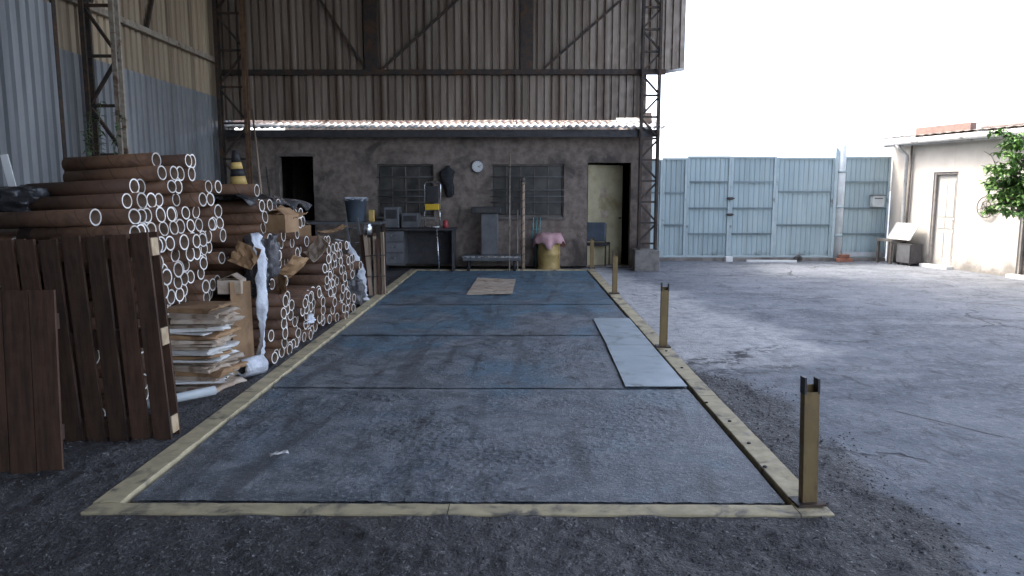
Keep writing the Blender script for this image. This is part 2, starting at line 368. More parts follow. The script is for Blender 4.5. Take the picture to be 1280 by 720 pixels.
side = thing('side_wall', 'tall corrugated metal side wall, grey below and yellowish above, left of the tubes', 'wall', (-6.1, 0, 0))
rotL = (0, 0, R(90))           # sheet +X -> world +Y, ribs (-Y) -> world +X
lo = corrugated(.9, 0, 3.46).mesh('sheet_low', 'galv'); hi = corrugated(.9, 3.40, 6.6).mesh('sheet_high', 'galv_warm')
lo2 = corrugated(.9, 0, 3.95).mesh('sheet_low', 'galv'); hi2 = corrugated(.9, 3.90, 6.6).mesh('sheet_high', 'galv_warm')
y = -8.3
while y < 15.2:
    front = y < 9.5
    link('corrugated_sheet', lo2 if front else lo, side, (.14 if front else rng.uniform(0, .012), y, 0), rotL)
    link('corrugated_sheet', hi2 if front else hi, side, ((.13 if front else 0) - .012, y, 0), rotL)
    y += .9
for z in (1.5, 4.15, 6.2): MB().box(.06, .14, 9.75, 15.25, z-.045, z+.045).build('girt', 'chord_cream' if z > 4 and z < 5 else 'steel_dark', side)
box('edge_flashing', 'steel_dark', side, .02, .20, 9.66, 9.74, 0, 6.6)
MB().bar((.10, 10.7, 4.2), (.10, 11.9, 6.1), .05, .05).build('brace', 'steel_dark', side)
MB().bar((.10, 13.2, 6.1), (.10, 12.3, 4.2), .05, .05).build('brace', 'steel_dark', side)

endw = thing('end_wall', 'brown corrugated metal end wall hanging above the low roof', 'wall', (0, 15.3, 0))
eu = corrugated(.9, 3.99, 6.9, .15, .055).mesh('sheet_up', 'endsheet'); el = corrugated(.9, 3.015, 4.03, .15, .055).mesh('sheet_down', 'endsheet')
x = -6.1; k = 0
while x < 2.3:
    link('corrugated_sheet', eu, endw, (x, -.006, 0))
    if x + .9 < 2.7: link('corrugated_sheet', el, endw, (x, .003, rng.uniform(-.008, .008)))
    x += .9; k += 1
corr_n = corrugated(.6, 3.06, 4.03, .15, .055).build('corrugated_sheet', 'endsheet', endw); corr_n.location = (2.0, .003, 0)
corr_m = corrugated(.45, 3.99, 6.9, .15, .055).build('corrugated_sheet', 'endsheet', endw); corr_m.location = (2.9, -.006, 0)
MB().box(-6.0, 2.95, -.16, -.06, 3.90, 4.0).build('girt', 'steel_dark', endw)
MB().cyl((2.95, -.11, 3.95), (3.30, -.11, 4.0), .03).build('girt_tip', 'gutter', endw)
for cx in (-2.93, .18): box('wall_post', 'steel_dark', endw, cx-.13, cx+.13, -.15, -.055, 4.0, 6.9)
for a, b in (((-3.05, 4.02), (-4.35, 6.0)), ((-2.72, 4.02), (-.62, 5.85)), ((.55, 4.05), (2.4, 5.65)), ((-.1, 4.05), (-1.6, 5.9))):
    if a[0] == -.1: continue
    MB().bar((a[0], -.10, a[1]), (b[0], -.10, b[1]), .05, .045).build('brace', 'steel_dark', endw)

backw = thing('rear_wall', 'corrugated metal wall closing the shed behind the camera', 'wall', (0, -8.3, 0))
rw = corrugated(.9, 0, 7.0).mesh('sheet_rear', 'endsheet')
for i in range(10): link('corrugated_sheet', rw, backw, (-6.1+.9*i+.9, 0, 0), (0, 0, math.pi))

roof = thing('shed_roof', 'dark corrugated metal roof high above the weighbridge', 'roof', (0, 0, 0))
for i in range(12):
    y0 = -8.4 + 1.98*i
    m = MB(); n = 60
    for t in (0, .006):
        for k in range(n+1):
            for yy in (y0, y0+2.02): m.v.append((-6.2 + 9.7*k/n, yy, 7.0 - .03*abs(k/n-.5)*20 + .02*(k % 2) + t + .004*(i % 2)))
    o2 = 2*(n+1)
    for k in range(n):
        a = 2*k; m.face((a, a+2, a+3, a+1)); m.face((o2+a+1, o2+a+3, o2+a+2, o2+a))
    m.build('roof_sheet', 'roofsheet', roof)
for yy in (-3, 2, 7, 12): MB().box(-6.05, 3.4, yy-.06, yy+.06, 6.55, 6.66).build('rafter', 'steel_dark', roof)

def lattice(name, label, x0, x1, y, z0, z1, mats, step=.66, w=.05, first=0, nochord=None):
    """two chords joined by horizontal and diagonal lacing"""
    t = thing(name, label, 'column', ((x0+x1)/2, y, z0), group='lattice columns of the shed'); hw = (x1-x0)/2; H = z1-z0
    for sx, m in ((-1, mats[0]), (1, mats[1])):
        for sy in (-1, 1):
            MB().bar((sx*hw, sy*.07, 0), (sx*hw, sy*.07, H), w, .035).build('chord', m, t)
    z = .12; k = first
    while z < H-.1:
        MB().bar((-hw, 0, z), (hw, 0, z), .035, .04).build('lacing_bar', mats[2], t)
        if z + step < H: 
            a, b = ((-hw, .0, z+.03), (hw, .0, z+step-.03)) if k % 2 else ((hw, .0, z+.03), (-hw, .0, z+step-.03))
            MB().bar(a, b, .05, .035).build('lacing_bar', mats[2], t)
        z += step; k += 1
    return t
lattice('lattice_column', 'dark steel lattice column with one pale upright, beside the climbing weed', -5.80, -5.40, 10.2, 0, 6.8, ('steel_dark', 'chord_cream', 'steel_dark'), .655, .06, 1)
lattice('lattice_column', 'dark steel lattice column with a rusty orange upright in the far left corner', -5.88, -5.36, 14.85, 0, 6.8, ('steel_dark', 'steel_rust', 'steel_dark'), .7, .06, 0)
lattice('lattice_column', 'slim grey lattice column standing on a concrete block by the gate', 2.46, 2.80, 15.0, .41, 6.8, ('steel_dark', 'steel_dark', 'steel_dark'), .42, .045, 1)
bl = tag(MB().box(2.36, 2.86, 14.8, 15.24, -.02, .405).build('concrete_block', 'concrete', None, .015), 'square concrete footing block under the lattice column by the gate', 'block')

# ------------------------------------------------------------------ annex under the end wall
def wall_with_holes(x0, x1, z0, z1, holes, y0, y1):
    """box wall along X with rectangular openings (holes sorted by x): only outer faces, no coplanar overlaps"""
    m = MB(); cur = x0
    for a, b, c, d in holes:
        m.box(cur, a, y0, y1, z0, z1)
        if c > z0: m.box(a, b, y0, y1, z0, c)
        m.box(a, b, y0, y1, d, z1); cur = b
    m.box(cur, x1, y0, y1, z0, z1); return m
annex = thing('annex_building', 'low brown plastered annex with two barred windows under the corrugated wall', 'building', (0, 15.45, 0))
holes = [(-4.96, -4.25, 0, 2.30), (-2.93, -1.75, 1.05, 2.14), (-.55, .96, 1.05, 2.14), (1.45, 2.35, 0, 2.17)]
wall_with_holes(-6.05, 2.78, -.05, 2.84, holes, 0, .18).build('wall', 'plaster_brown', annex)
box('wall', 'plaster_brown', annex, 2.60, 2.78, .18, 4.2, -.05, 3.2)
box('wall', 'plaster_brown', annex, -6.05, -5.9, .18, 4.0, -.05, 2.75)
box('wall', 'plaster_brown', annex, -6.05, 2.60, 4.0, 4.2, -.05, 3.5)
for xx in (-3.6, 1.2): box('partition', 'room_wall', annex, xx-.06, xx+.06, .18, 4.0, -.02, 2.75)
box('ceiling', 'room_wall', annex, -6.05, 2.6, .182, 3.998, 2.752, 2.80)
box('room_floor', 'concrete', annex, -6.05, 2.6, .0, 4.0, -.04, .015)
for a, b, c, d in (holes[1], holes[2]):
    wn = MB(); f = .035
    wn.box(a, b, .05, .11, c, c+f).box(a, b, .05, .11, d-f, d).box(a, a+f, .05, .11, c+f, d-f).box(b-f, b, .05, .11, c+f, d-f)
    wo = wn.build('window_frame', 'frame_brown', annex)
    rows = [c+f, c+.30, c+.55, d-.27, d-f]; nc = 4 if b-a < 1.3 else 5
    for r in range(4):
        for q in range(nc):
            xa = a+f+(b-a-2*f)*q/nc; xb = a+f+(b-a-2*f)*(q+1)/nc
            MB().box(xa+.010, xb-.010, .076, .084, rows[r]+.010, rows[r+1]-.010).build('pane', 'glass', wo)
    for z in rows[1:-1]: MB().box(a+f, b-f, .060, .10, z-.010, z+.010).build('glazing_bar', 'frame_brown', wo)
    for q in range(1, nc):
        xa = a+f+(b-a-2*f)*q/nc; MB().box(xa-.010, xa+.010, .062, .098, c+f, d-f).build('glazing_bar', 'frame_brown', wo)
    for z in rows[1:-1] + [rows[1]+.12]: MB().cyl((a-.01, -.012, z+.01), (b+.01, -.012, z+.01), .008, n=8).build('window_bar', 'machine_grey', wo)
    box('sill', 'concrete', wo, a-.04, b+.04, -.04, .04, c-.05, c-.002)
box('door_frame', 'frame_brown', annex, -5.02, -4.962, -.012, .10, 0, 2.36); box('door_frame', 'frame_brown', annex, -5.02, -4.19, -.014, .10, 2.302, 2.362)
dl = MB().box(0, .84, -.02, .02, .02, 2.13); dl = dl.build('door_leaf', 'door_yellow', annex); dl.location = (1.47, .17, 0); dl.rotation_euler = (0, 0, R(24))
for z0, wd, hh in ((1.45, .14, .20), (1.02, .20, .15)):
    o = MB().box(.30, .30+wd, -.026, -.0215, z0, z0+hh).build('notice', 'cardboard_pale', dl)
box('handle', 'chrome', dl, .74, .80, -.06, -.021, 1.0, 1.03)
# wavy fibre-cement roof, eave towards the camera
def wavy(x0, x1, y0, z0, y1, z1, pitch=.15, amp=.022, th=.008, div=8):
    m = MB(); n = round((x1-x0)/pitch*div)
    for t in (0, -th):
        for k in range(n+1):
            xx = x0+(x1-x0)*k/n; h = amp*math.cos(2*math.pi*(k/div))
            m.v.append((xx, y0, z0+h+t)); m.v.append((xx, y1, z1+h+t))
    o = 2*(n+1)
    for k in range(n):
        a = 2*k; m.face((a, a+2, a+3, a+1), 0, True); m.face((o+a+1, o+a+3, o+a+2, o+a), 0, True); m.face((o+a, o+a+2, a+2, a))
    return m
ar = thing('annex_roof', 'pale wavy fibre cement roof edge above the annex wall', 'roof', (0, 0, 0))
n = 9; wd = 9.0/n
for i in range(n):
    x0 = -6.1 + i*1.0; dz = .004*(i % 2)
    wavy(x0, x0+1.05, 15.0, 2.845+dz+rng.uniform(-.004, .004), 15.72, 3.005+dz).build('roof_sheet', 'fibrecement', ar)
    red = i < 8
    wavy(x0, x0+1.05, 15.66, 3.01+dz, 18.2, 3.57+dz).build('roof_sheet', 'oxide_sheet' if red else 'fibrecement', ar)
box('fascia', 'dark_paint', ar, -6.1, 2.86, 15.10, 15.14, 2.67, 2.812)
for i in range(9): MB().box(-6.0+i*1.08, -5.93+i*1.08, 15.145, 15.44, 2.72, 2.80).build('rafter_end', 'frame_brown', ar)

# ------------------------------------------------------------------ gate line
GY = 17.0
def ribbed(x0, x1, z0, z1, pitch=.11):
    n = max(1, round((x1-x0)/pitch)); p = (x1-x0)/n; return corrugated(n*p - 1e-6, z0, z1, p, .011, .002)
def gate_leaf(label, x0, x1, zb, zt, rails, fw=.05):
    t = thing('gate_leaf', label, 'gate', ((x0+x1)/2, GY, 0), group='leaves of the blue steel gate'); ox = -(x0+x1)/2
    for a in (x0, x1-fw): box('stile', 'gate_frame', t, a+ox, a+fw+ox, -.03, .03, zb, zt)
    for z in [zb] + rails + [zt-.04]:
        box('rail', 'gate_frame' if z in (zb, zt-.04) else 'gate_rail_shaded', t, x0+fw+ox, x1-fw+ox, -.036, .028, z, z+.04)
    edges = [zb+.04] + [z for r in rails for z in (r, r+.04)] + [zt-.04]
    for a, b in zip(edges[::2], edges[1::2]):
        o = ribbed(x0+fw, x1-fw, a, b).build('ribbed_panel', 'gate_paint', t); o.location = (x0+fw+ox, .012, 0)
    return t
gate_leaf('narrow blue gate panel at the left end, mostly behind the lattice column', 2.86, 3.30, .07, 2.30, [.79, 1.53])
gate_leaf('narrow pale blue gate leaf with two crossbars next to the lattice column', 3.303, 3.86, .07, 2.33, [.79, 1.53])
gate_leaf('pale blue ribbed gate leaf with three crossbars, left one of the middle pair', 3.863, 4.853, .07, 2.37, [.59, 1.175, 1.77])
gate_leaf('blue ribbed gate leaf with three crossbars, right one of the middle pair', 4.857, 5.88, .07, 2.36, [.59, 1.175, 1.77])
gate_leaf('widest blue ribbed gate leaf with two crossbars, left of the white pole', 5.883, 7.20, .07, 2.34, [.79, 1.55])
t = gate_leaf('darker blue ribbed gate leaf between the white pole and the cream building', 7.40, 8.47, .07, 2.36, [.59, 1.175, 1.77])
box('kick_plate', 'pole_white', t, -.47, .47, -.045, -.034, .09, .20)
mb = thing('mailbox', 'small grey metal mailbox fixed to the right gate leaf', 'mailbox', (8.16, GY-.10, 1.36))
box('box_body', 'pole_white', mb, -.13, .13, -.09, .065, -.13, .12, bevel=.008); MB().box(-.145, .145, -.11, .065, .121, .14).build('lid', 'machine_grey', mb); box('slot', 'dark_paint', mb, -.09, .09, -.0935, -.0905, .05, .07)
pole = thing('gate_pole', 'round white steel pole standing between the two right gate leaves', 'pole', (7.36, GY-.02, 0))
MB().lathe([(.085, -.02), (.085, 2.60), (.07, 2.63)], n=20).build('shaft', 'pole_white', pole)
for z in (.55, 1.2, 2.0): MB().lathe([(.095, z), (.095, z+.05)], n=20).build('hinge_band', 'gate_frame', pole)
box('hinge_post', 'gate_frame', pole, -.165, -.105, -.04, .04, -.02, 2.55)
for z in (1.05, 1.42):
    o = thing('gate_latch', 'small black latch on the middle gate pair, %s one' % ('lower' if z < 1.2 else 'upper'), 'latch', (4.855, GY-.05, z))
    box('plate', 'dark_paint', o, -.06, .06, -.012, .015, -.03, .03); MB().cyl((-.09, -.02, 0), (.09, -.02, 0), .012).build('bolt', 'steel_dark', o)
sill = tag(MB().box(2.9, 8.45, 16.90, 17.10, -.05, .066).build('threshold_kerb', 'concrete', None, .01), 'long low concrete kerb running under the gate', 'kerb')
tag(MB().box(4.76, 4.92, 16.80, 16.92, -.03, .10).build('kerb_stone', 'white_paint', None, .012), 'small pale stop block on the ground before the middle gate pair', 'block')
for i, (bx, by, rz, zz) in enumerate(((7.38, 16.78, .2, .0), (7.52, 16.80, -.5, .0), (7.44, 16.79, .1, .085))):
    o = MB().box(-.11, .11, -.05, .05, 0, .08).build('brick', 'brick_red', None, .008); o.location = (bx, by, zz-.012); o.rotation_euler = (0, 0, rz)
    tag(o, 'red brick at the foot of the white pole, ' + ('left on the ground', 'right on the ground', 'top one of the heap')[i], 'brick', 'bricks by the white pole')
tag(MB().path([(6.35, 16.86, .04), (6.43, 16.84, .09), (6.50, 16.86, .05)], [.05, .07, .045], 7).build('stone', 'stone_dark'), 'dark lump of stone on the kerb below the widest gate leaf', 'stone')
beam = MB().bar((5.2, 16.70, .012), (6.3, 16.62, .012), .09, .05).build('timber_strip', 'white_paint')
tag(beam, 'long pale timber strip lying on the ground along the gate', 'timber')

# ------------------------------------------------------------------ cream building on the right
P0 = Vector((8.49, 16.95, 0)); P1 = Vector((9.33, 13.45, 0)); dv = (P1-P0).normalized(); ang = math.atan2(dv.y, dv.x)
hb = thing('cream_house', 'low cream plastered house with tiled roof and white door on the right', 'building', P0, (0, 0, ang))
# local frame: +X along the wall towards the camera, +Y = outwards left?  (rotated) ; outward normal is local -Y
EZ = 2.66
wall_with_holes(0, 9.0, -.05, EZ, [(1.22, 1.86, 0, 1.98), (3.34, 4.2, 0, 2.12)], 0, .16).build('wall', 'plaster_cream', hb)
box('wall', 'plaster_cream', hb, 0, .16, .16, 5.0, -.05, EZ); box('wall', 'plaster_cream', hb, 8.84, 9.0, .16, 5.0, -.05, EZ)
for a, b, zt in ((1.22, 1.86, 1.98), (3.34, 4.2, 2.12)):
    box('door_jamb', 'house_frame', hb, a, a+.05, .02, .14, 0, zt-.002); box('door_jamb', 'house_frame', hb, b-.05, b, .02, .14, 0, zt-.002)
    box('door_head', 'house_frame', hb, a+.05, b-.05, .02, .14, zt-.05, zt-.002)
    d = box('door_leaf', 'door_cream' if a < 2 else 'frame_brown', hb, a+.052, b-.052, .075, .115, .03, zt-.052)
    L = b-a-.104
    for pz0, pz1 in ((.14, .74), (.82, .98), (1.06, zt-.18)):
        for s in (0, 1):
            xa = a+.052+.06+s*(L-.12)/2; MB().box(xa+.012, xa+(L-.12)/2-.012, .066, .0745, pz0, pz1).build('door_panel', 'door_cream' if a < 2 else 'frame_brown', d)
    MB().cyl((b-.10, .03, .98), (b-.10, .075, .98), .02).build('handle', 'chrome', d)
    box('step', 'white_paint', hb, a-.06, b+.04, -.16, .02, -.03, .055, bevel=.01)
gt = MB(); n = 60    # half-round gutter
for k in range(2):
    pass
gt.path([(-.06, -.30, EZ-.01), (9.2, -.30, EZ-.01)], .065, 12); gt.build('gutter', 'gutter', hb)
box('fascia', 'gutter', hb, -.04, 9.1, -.235, -.205, EZ-.10, EZ+.03); box('soffit', 'gutter', hb, -.04, 9.1, -.204, -.002, EZ-.02, EZ)
MB().path([(.45, -.30, EZ-.06), (.47, -.25, EZ-.16), (.50, -.07, EZ-.30), (.50, -.07, .1), (.50, -.10, .02)], .04, 10).build('downpipe', 'gutter', hb)
MB().path([(.60, -.05, EZ-.05), (.60, -.05, .3)], .022, 8).build('conduit', 'frame_brown', hb)
rf = MB().box(-.05, 9.1, -.28, 2.6, 0, .03)
for i, v in enumerate(rf.v): rf.v[i] = Vector((v.x, v.y, v.z + EZ+.035 + (v.y+.28)*.10))
rfo = rf.build('roof', 'terracotta', hb)
tile = wavy(0, .92, 0, 0, .42, .042, .23, .008, .012, 10).mesh('tile_strip', 'terracotta')
for r in range(7):
    for c in range(10):
        link('tile_course', tile, rfo, (-.08 + c*.92, -.34 + r*.40, EZ + .100 + r*.40*.10 - .004*(c % 2) + .012*(0)), (R(-1.2), 0, 0))
box('ridge_cap', 'terracotta', rfo, -.08, 9.0, 2.35, 2.62, EZ+.34, EZ+.46, bevel=.05)
box('parapet', 'parapet_brick', rfo, .0, 1.5, .55, .70, EZ+.10, EZ+.34)
# things by that wall
def hl(x, y, z=0): return P0 + dv*x + Vector((dv.y, -dv.x, 0))*(y) * 1 + Vector((0, 0, z))
# outward (towards the yard) in world:
outv = Vector((-abs(dv.y), -abs(dv.x), 0)) if False else Vector((dv.y, -dv.x, 0))
if outv.x > 0: outv = -outv
def at_wall(x, d, z=0): p = P0 + dv*x + outv*d; return (p.x, p.y, z)
cb = thing('grey_cabinet', 'low dark grey cabinet standing against the cream house beside the door', 'cabinet', at_wall(.92, .20), (0, 0, ang))
box('body', 'dark_paint', cb, -.22, .20, -.15, .15, .03, .46, bevel=.01); box('cabinet_door', 'machine_grey', cb, -.20, .18, -.162, -.152, .05, .43)
for sx in (-.18, .16):
    for sy in (-.12, .12): box('foot', 'rubber', cb, sx-.02, sx+.02, sy-.02, sy+.02, -.012, .03)
st = thing('small_stand', 'small open wooden stand left of the grey cabinet', 'stand', at_wall(.42, .26), (0, 0, ang))
box('top', 'concrete', st, -.24, .24, -.2, .2, .48, .53)
for sx in (-.2, .2):
    for sy in (-.16, .16): box('leg', 'frame_brown', st, sx-.025, sx+.025, sy-.025, sy+.025, -.012, .479)
wb = MB().box(-.34, .34, -.012, .012, 0, .42).build('white_board', 'white_paint'); wb.location = at_wall(.74, .36, .535); wb.rotation_euler = (R(-33), 0, ang)
tag(wb, 'bright white board leaning tilted on top of the grey cabinet', 'board')
hr = thing('spoked_wheel', 'thin dark metal wheel with spokes hanging on the cream house wall', 'wheel', at_wall(2.62, .05, 1.28), (0, 0, ang))
def ring(R_, r, n=28, c=(0, 0, 0)):
    m = MB(); pts = [(c[0]+R_*math.cos(2*math.pi*k/n), c[1], c[2]+R_*math.sin(2*math.pi*k/n)) for k in range(n+1)]
    return m.path(pts, r, 6, cap=False)
ring(.20, .011).build('rim', 'frame_brown', hr); ring(.10, .008, 20, (.03, -.02, .02)).build('inner_ring', 'frame_brown', hr)
for k in range(6):
    a = k*math.pi/3+.3; MB().cyl((0, 0, 0), (.20*math.cos(a), 0, .20*math.sin(a)), .006, n=6).build('spoke', 'frame_brown', hr)
MB().cyl((0, -.03, 0), (0, .05, 0), .025).build('hub', 'frame_brown', hr)
wire = MB().path([at_wall(2.45, .02, 2.35), at_wall(2.6, .02, 2.28), at_wall(2.7, .02, 2.15), at_wall(2.74, .02, 2.05)], .006, 6).build('loose_wire', 'frame_brown')
tag(wire, 'short thin dark wire curving down the cream wall above the wheel', 'wire')

# leafy tree at the right edge
def leaf_quads(m, p, d, L, W, mi, rr):
    """bent leaf: 4 triangles"""
    d = d.normalized(); s = d.cross(Vector((0, 0, 1)))
    s = s.normalized() if s.length > .05 else Vector((1, 0, 0)); up = s.cross(d); i = len(m.v)
    sag = rr.uniform(.1, .35)*L
    m.v += [p, p+d*L*.45+s*W/2+up*L*.05, p+d*L*.45-s*W/2+up*L*.05, p+d*L*.45-up*L*.04, p+d*L-Vector((0, 0, sag))]
    for q in ((0, 1, 3), (0, 3, 2), (1, 4, 3), (3, 4, 2)): m.face([i+a for a in q], mi, True)
tree = thing('leafy_tree', 'green broad leaved tree reaching in at the right edge before the house', 'tree', (8.62, 12.3, -.12))
rt = random.Random(11)
tr = MB().path([(0, 0, -.05), (.03, .02, .6), (-.04, 0, 1.2), (.02, .03, 2.45)], [.085, .07, .06, .05], 10)
tr.build('trunk', 'bark', tree)
limbs = MB(); crown = MB()
for i in range(34):
    a = rt.uniform(0, 2*math.pi) if i > 18 else math.pi + rt.uniform(-.8, .8); z0 = rt.uniform(1.25, 2.4); L = rt.uniform(.5, .95); rise = rt.uniform(-.1, .85)
    p0 = Vector((0, 0, z0)); d = Vector((math.cos(a), math.sin(a), rise)).normalized()
    pts = [p0 + d*L*s + Vector((0, 0, -.10*L*s*s)) + Vector((rt.uniform(-.03, .03), rt.uniform(-.03, .03), 0)) for s in (0, .35, .7, 1)]
    limbs.path(pts, [.028, .02, .012, .005], 6)
    for q in range(12):
        s = rt.uniform(.35, 1.0); k = min(2, int(s*3)); p = pts[k].lerp(pts[k+1], s*3-k if s < 1 else 1)
        td = Vector((rt.uniform(-1, 1), rt.uniform(-1, 1), rt.uniform(-.3, .6))).normalized(); tl = rt.uniform(.08, .26)
        limbs.path([p, p+td*tl], [.005, .002], 4)
        for r in range(13):
            b = p + td*tl*rt.uniform(.3, 1.05)
            leaf_quads(crown, b, Vector((rt.uniform(-1, 1), rt.uniform(-1, 1), rt.uniform(-.7, .35))), rt.uniform(.06, .14), rt.uniform(.035, .075), 0, rt)
limbs.build('limbs', 'bark', tree); cr = crown.build('crown', 'leaf', tree); cr['kind'] = 'stuff'

# ------------------------------------------------------------------ weighbridge
WX0, WX1, WY0, WY1 = -2.04, 1.41, 3.60, 14.77
wbg = thing('weighbridge', 'long blue grey steel weighbridge deck with a yellow frame', 'weighbridge', (0, 0, 0))
js = [WY0+.03, 5.86, 8.07, 10.34, 12.93, WY1]
for a, b in zip(js, js[1:]):
    stp = .013 if a < 5 else (.022 if a < 8 else .06)
    m = MB(); nn = int(3.4/stp); my = int((b-a)/stp)
    for j in range(my+1):
        for i in range(nn+1):
            xx = WX0+.022+(WX1-WX0-.044)*i/nn; yy = a+.019+(b-a-.038)*j/my
            z = -.004 + .0045*fbm(xx*1.3, yy*1.3, 4)
            if a < 9:      # crust of trodden grit
                am = sstep(fbm(xx*1.1+5, yy*1.1, 2, 3), -.35, .35)
                z += (.25+.75*am)*(.0055*fbm(xx*24, yy*24, 1, 3) + .010*abs(fbm(xx*40, yy*40, 6, 2))) - .003
            m.v.append((xx, yy, z))
    for j in range(my):
        for i in range(nn): m.face((j*(nn+1)+i, j*(nn+1)+i+1, (j+1)*(nn+1)+i+1, (j+1)*(nn+1)+i), 0, True)
    m.box(WX0+.022, WX1-.022, a+.019, b-.019, -.06, -.016)
    m.build('deck_plate', 'deck', wbg)
box('pit_lining', 'rubber', wbg, WX0-.02, WX1+.02, WY0-.02, WY1+.02, -.12, -.062)
# frame beams, in segments
def beam_seg(x0, x1, y0, y1, z=.012):
    m = MB(); along_x = (x1-x0) > (y1-y0); L = (x1-x0) if along_x else (y1-y0); n = max(2, int(L/.06)); W = (y1-y0) if along_x else (x1-x0)
    cs = [(0, -.06), (0, z-.004), (.004, z), (W*.5, z), (W-.004, z), (W, z-.004), (W, -.06)]
    for i in range(n+1):
        u = L*i/n
        for q, (v, h) in enumerate(cs):
            wx = x0+u if along_x else x0+v; wy = y0+v if along_x else y0+u
            e = .0035*fbm(u*5+x0, q//3*3.7+y0, 2, 3); e2 = -.006*max(0, fbm(u*9+y0, q*.8+x0*3, 5, 3)-.25)
            if q in (0, 6): e2 = 0
            m.v.append((wx + (0 if along_x else e), wy + (e if along_x else 0), h + e2 + .002*fbm(u*2, x0+y0, 1)))
    k = len(cs)
    for i in range(n):
        for q in range(k-1): a = i*k+q; m.face((a, a+k, a+k+1, a+1) if not along_x else (a, a+1, a+k+1, a+k)[::-1], 0, q in (1, 2, 3, 4) and False)
    m.face(list(range(k))); m.face(list(reversed([n*k+q for q in range(k)])))
    return m.build('frame_beam', 'kerb_yellow', wbg)
for a, b in ((3.595, 5.70), (5.706, 8.6), (8.606, 11.9), (11.906, 14.9)): beam_seg(-2.185, -2.045, a, b, .012+rng.uniform(-.002, .002))
for a, b in ((3.595, 5.60), (5.606, 8.9), (8.906, 12.2), (12.206, 14.9)): beam_seg(1.415, 1.56, a, b, .012+rng.uniform(-.002, .002))
for a, b in ((-2.175, -.35), (-.345, 1.40), (1.405, 1.57)): beam_seg(a, b, 3.470, 3.59, .010)
box('frame_beam', 'kerb_yellow', wbg, -2.04, 1.41, 14.80, 14.9, -.06, .012)
for yy in (4.1, 4.5, 4.95, 5.4, 6.5, 7.2): MB().lathe([(.013, .010), (.013, .018), (.008, .021)], (1.455+.03*math.sin(yy*9), yy, 0), 8).build('bolt', 'rubber', wbg)
pst = None
for i, (px, py) in enumerate(((1.488, 3.605), (1.49, 7.40), (1.505, 11.33), (1.52, 15.05))):
    o = thing('guard_post', ('nearest', 'second nearest', 'third nearest', 'farthest')[i] + ' yellowish steel channel post on the right edge of the weighbridge', 'post', (px, py, .0), (R(rng.uniform(-.8, .8)), R((-1.6, .3, .2, 0)[i]), R((4, -3, 2, 0)[i])), 'guard posts along the weighbridge')
    if pst is None:
        m = MB(); w2, dpt, th, H = .038, .05, .008, .675     # channel: web towards the camera, two flanges standing a little higher
        m.box(-w2, w2, -dpt/2, -dpt/2+th, .018, H-.075); m.box(-w2, -w2+th, -dpt/2+th+.0005, dpt/2, .018, H); m.box(w2-th, w2, -dpt/2+th+.0005, dpt/2, .018, H-.01)
        m.box(-w2+th, w2-th, dpt/2-th, dpt/2-.001, .018, H-.045)
        m2 = MB().box(-w2-.0015, -w2+th+.001, -dpt/2-.001, dpt/2+.001, H-.085, H+.001).box(w2-th-.001, w2+.0015, -dpt/2-.001, dpt/2+.001, H-.085, H-.008)
        pst = [('channel', m.mesh('channel', 'post_yellow')), ('tip_guard', m2.mesh('tip_guard', 'dark_paint')),
               ('base_plate', MB().box(-.075, .07, -.06, .06, .012 if False else .0155, .027).mesh('base_plate', 'steel_dark'))]
    for nm, me in pst: link(nm, me, o)

# loose things on the deck
def sheet_quad(name, pts, th, mats, n=10, warp=.002, seed=0, z=.004):
    m = MB(); A, B, D, Cc = [Vector(p) for p in pts]
    for top in (1, 0):
        for j in range(n+1):
            for i in range(n+1):
                u, v = i/n, j/n; p = (A*(1-u)+B*u)*(1-v) + (Cc*(1-u)+D*u)*v
                m.v.append((p.x, p.y, z + (th if top else 0) + warp*(1+fbm(p.x*2+seed, p.y*2, 7))))
    o = (n+1)**2
    for j in range(n):
        for i in range(n):
            a = j*(n+1)+i; m.face((a, a+1, a+n+2, a+n+1)); m.face((o+a+n+1, o+a+n+2, o+a+1, o+a))
    for k in range(n):
        for a, b in ((k, k+1), (o-n-1+k+1, o-n-1+k), ((k+1)*(n+1), k*(n+1)), (k*(n+1)+n, (k+1)*(n+1)+n)): m.face((b, a, o+a, o+b))
    return m.build(name, mats)
tag(sheet_quad('metal_sheet', [(.885, 5.885), (1.385, 5.885), (1.385, 7.50), (.93, 7.50)], .006, 'loose_plate', seed=1), 'smooth pale grey metal sheet on the deck, the nearer of the two', 'metal sheet', 'loose sheets on the deck') if False else None
tag(sheet_quad('metal_sheet', [(.885, 5.885, 0), (1.390, 5.885, 0), (1.395, 7.49, 0), (.925, 7.49, 0)], .006, 'loose_plate', seed=1), 'smooth pale grey metal sheet lying on the deck, the nearer of the two', 'metal sheet', 'loose sheets on the deck')
tag(sheet_quad('metal_sheet', [(.930, 7.50, 0), (1.395, 7.50, 0), (1.400, 9.12, 0), (.945, 9.10, 0)], .006, 'loose_plate', seed=2), 'smooth pale grey metal sheet lying on the deck, the farther of the two', 'metal sheet', 'loose sheets on the deck')
tag(sheet_quad('cardboard_sheet', [(-.79, 11.22, 0), (-.085, 11.22, 0), (-.03, 13.25, 0), (-.73, 13.28, 0)], .005, 'cardboard_pale', 12, .012, 5), 'flat beige cardboard sheet lying on the far part of the deck', 'cardboard')
m = MB(); 
for i in range(6):
    for j in range(3): m.v.append((i*.022, j*.022-.022, .010+.014*abs(math.sin(i*1.3+j))))
for i in range(5):
    for j in range(2): m.face((i*3+j, i*3+3+j, i*3+4+j, i*3+1+j), 0, True)
o = m.build('paper_scrap', 'paper_white'); o.location = (-1.50, 4.27, 0); o.rotation_euler = (0, 0, R(28)); o.modifiers.new('s', 'SOLIDIFY').thickness = .002
tag(o, 'small crumpled white paper scrap on the near left deck', 'paper')

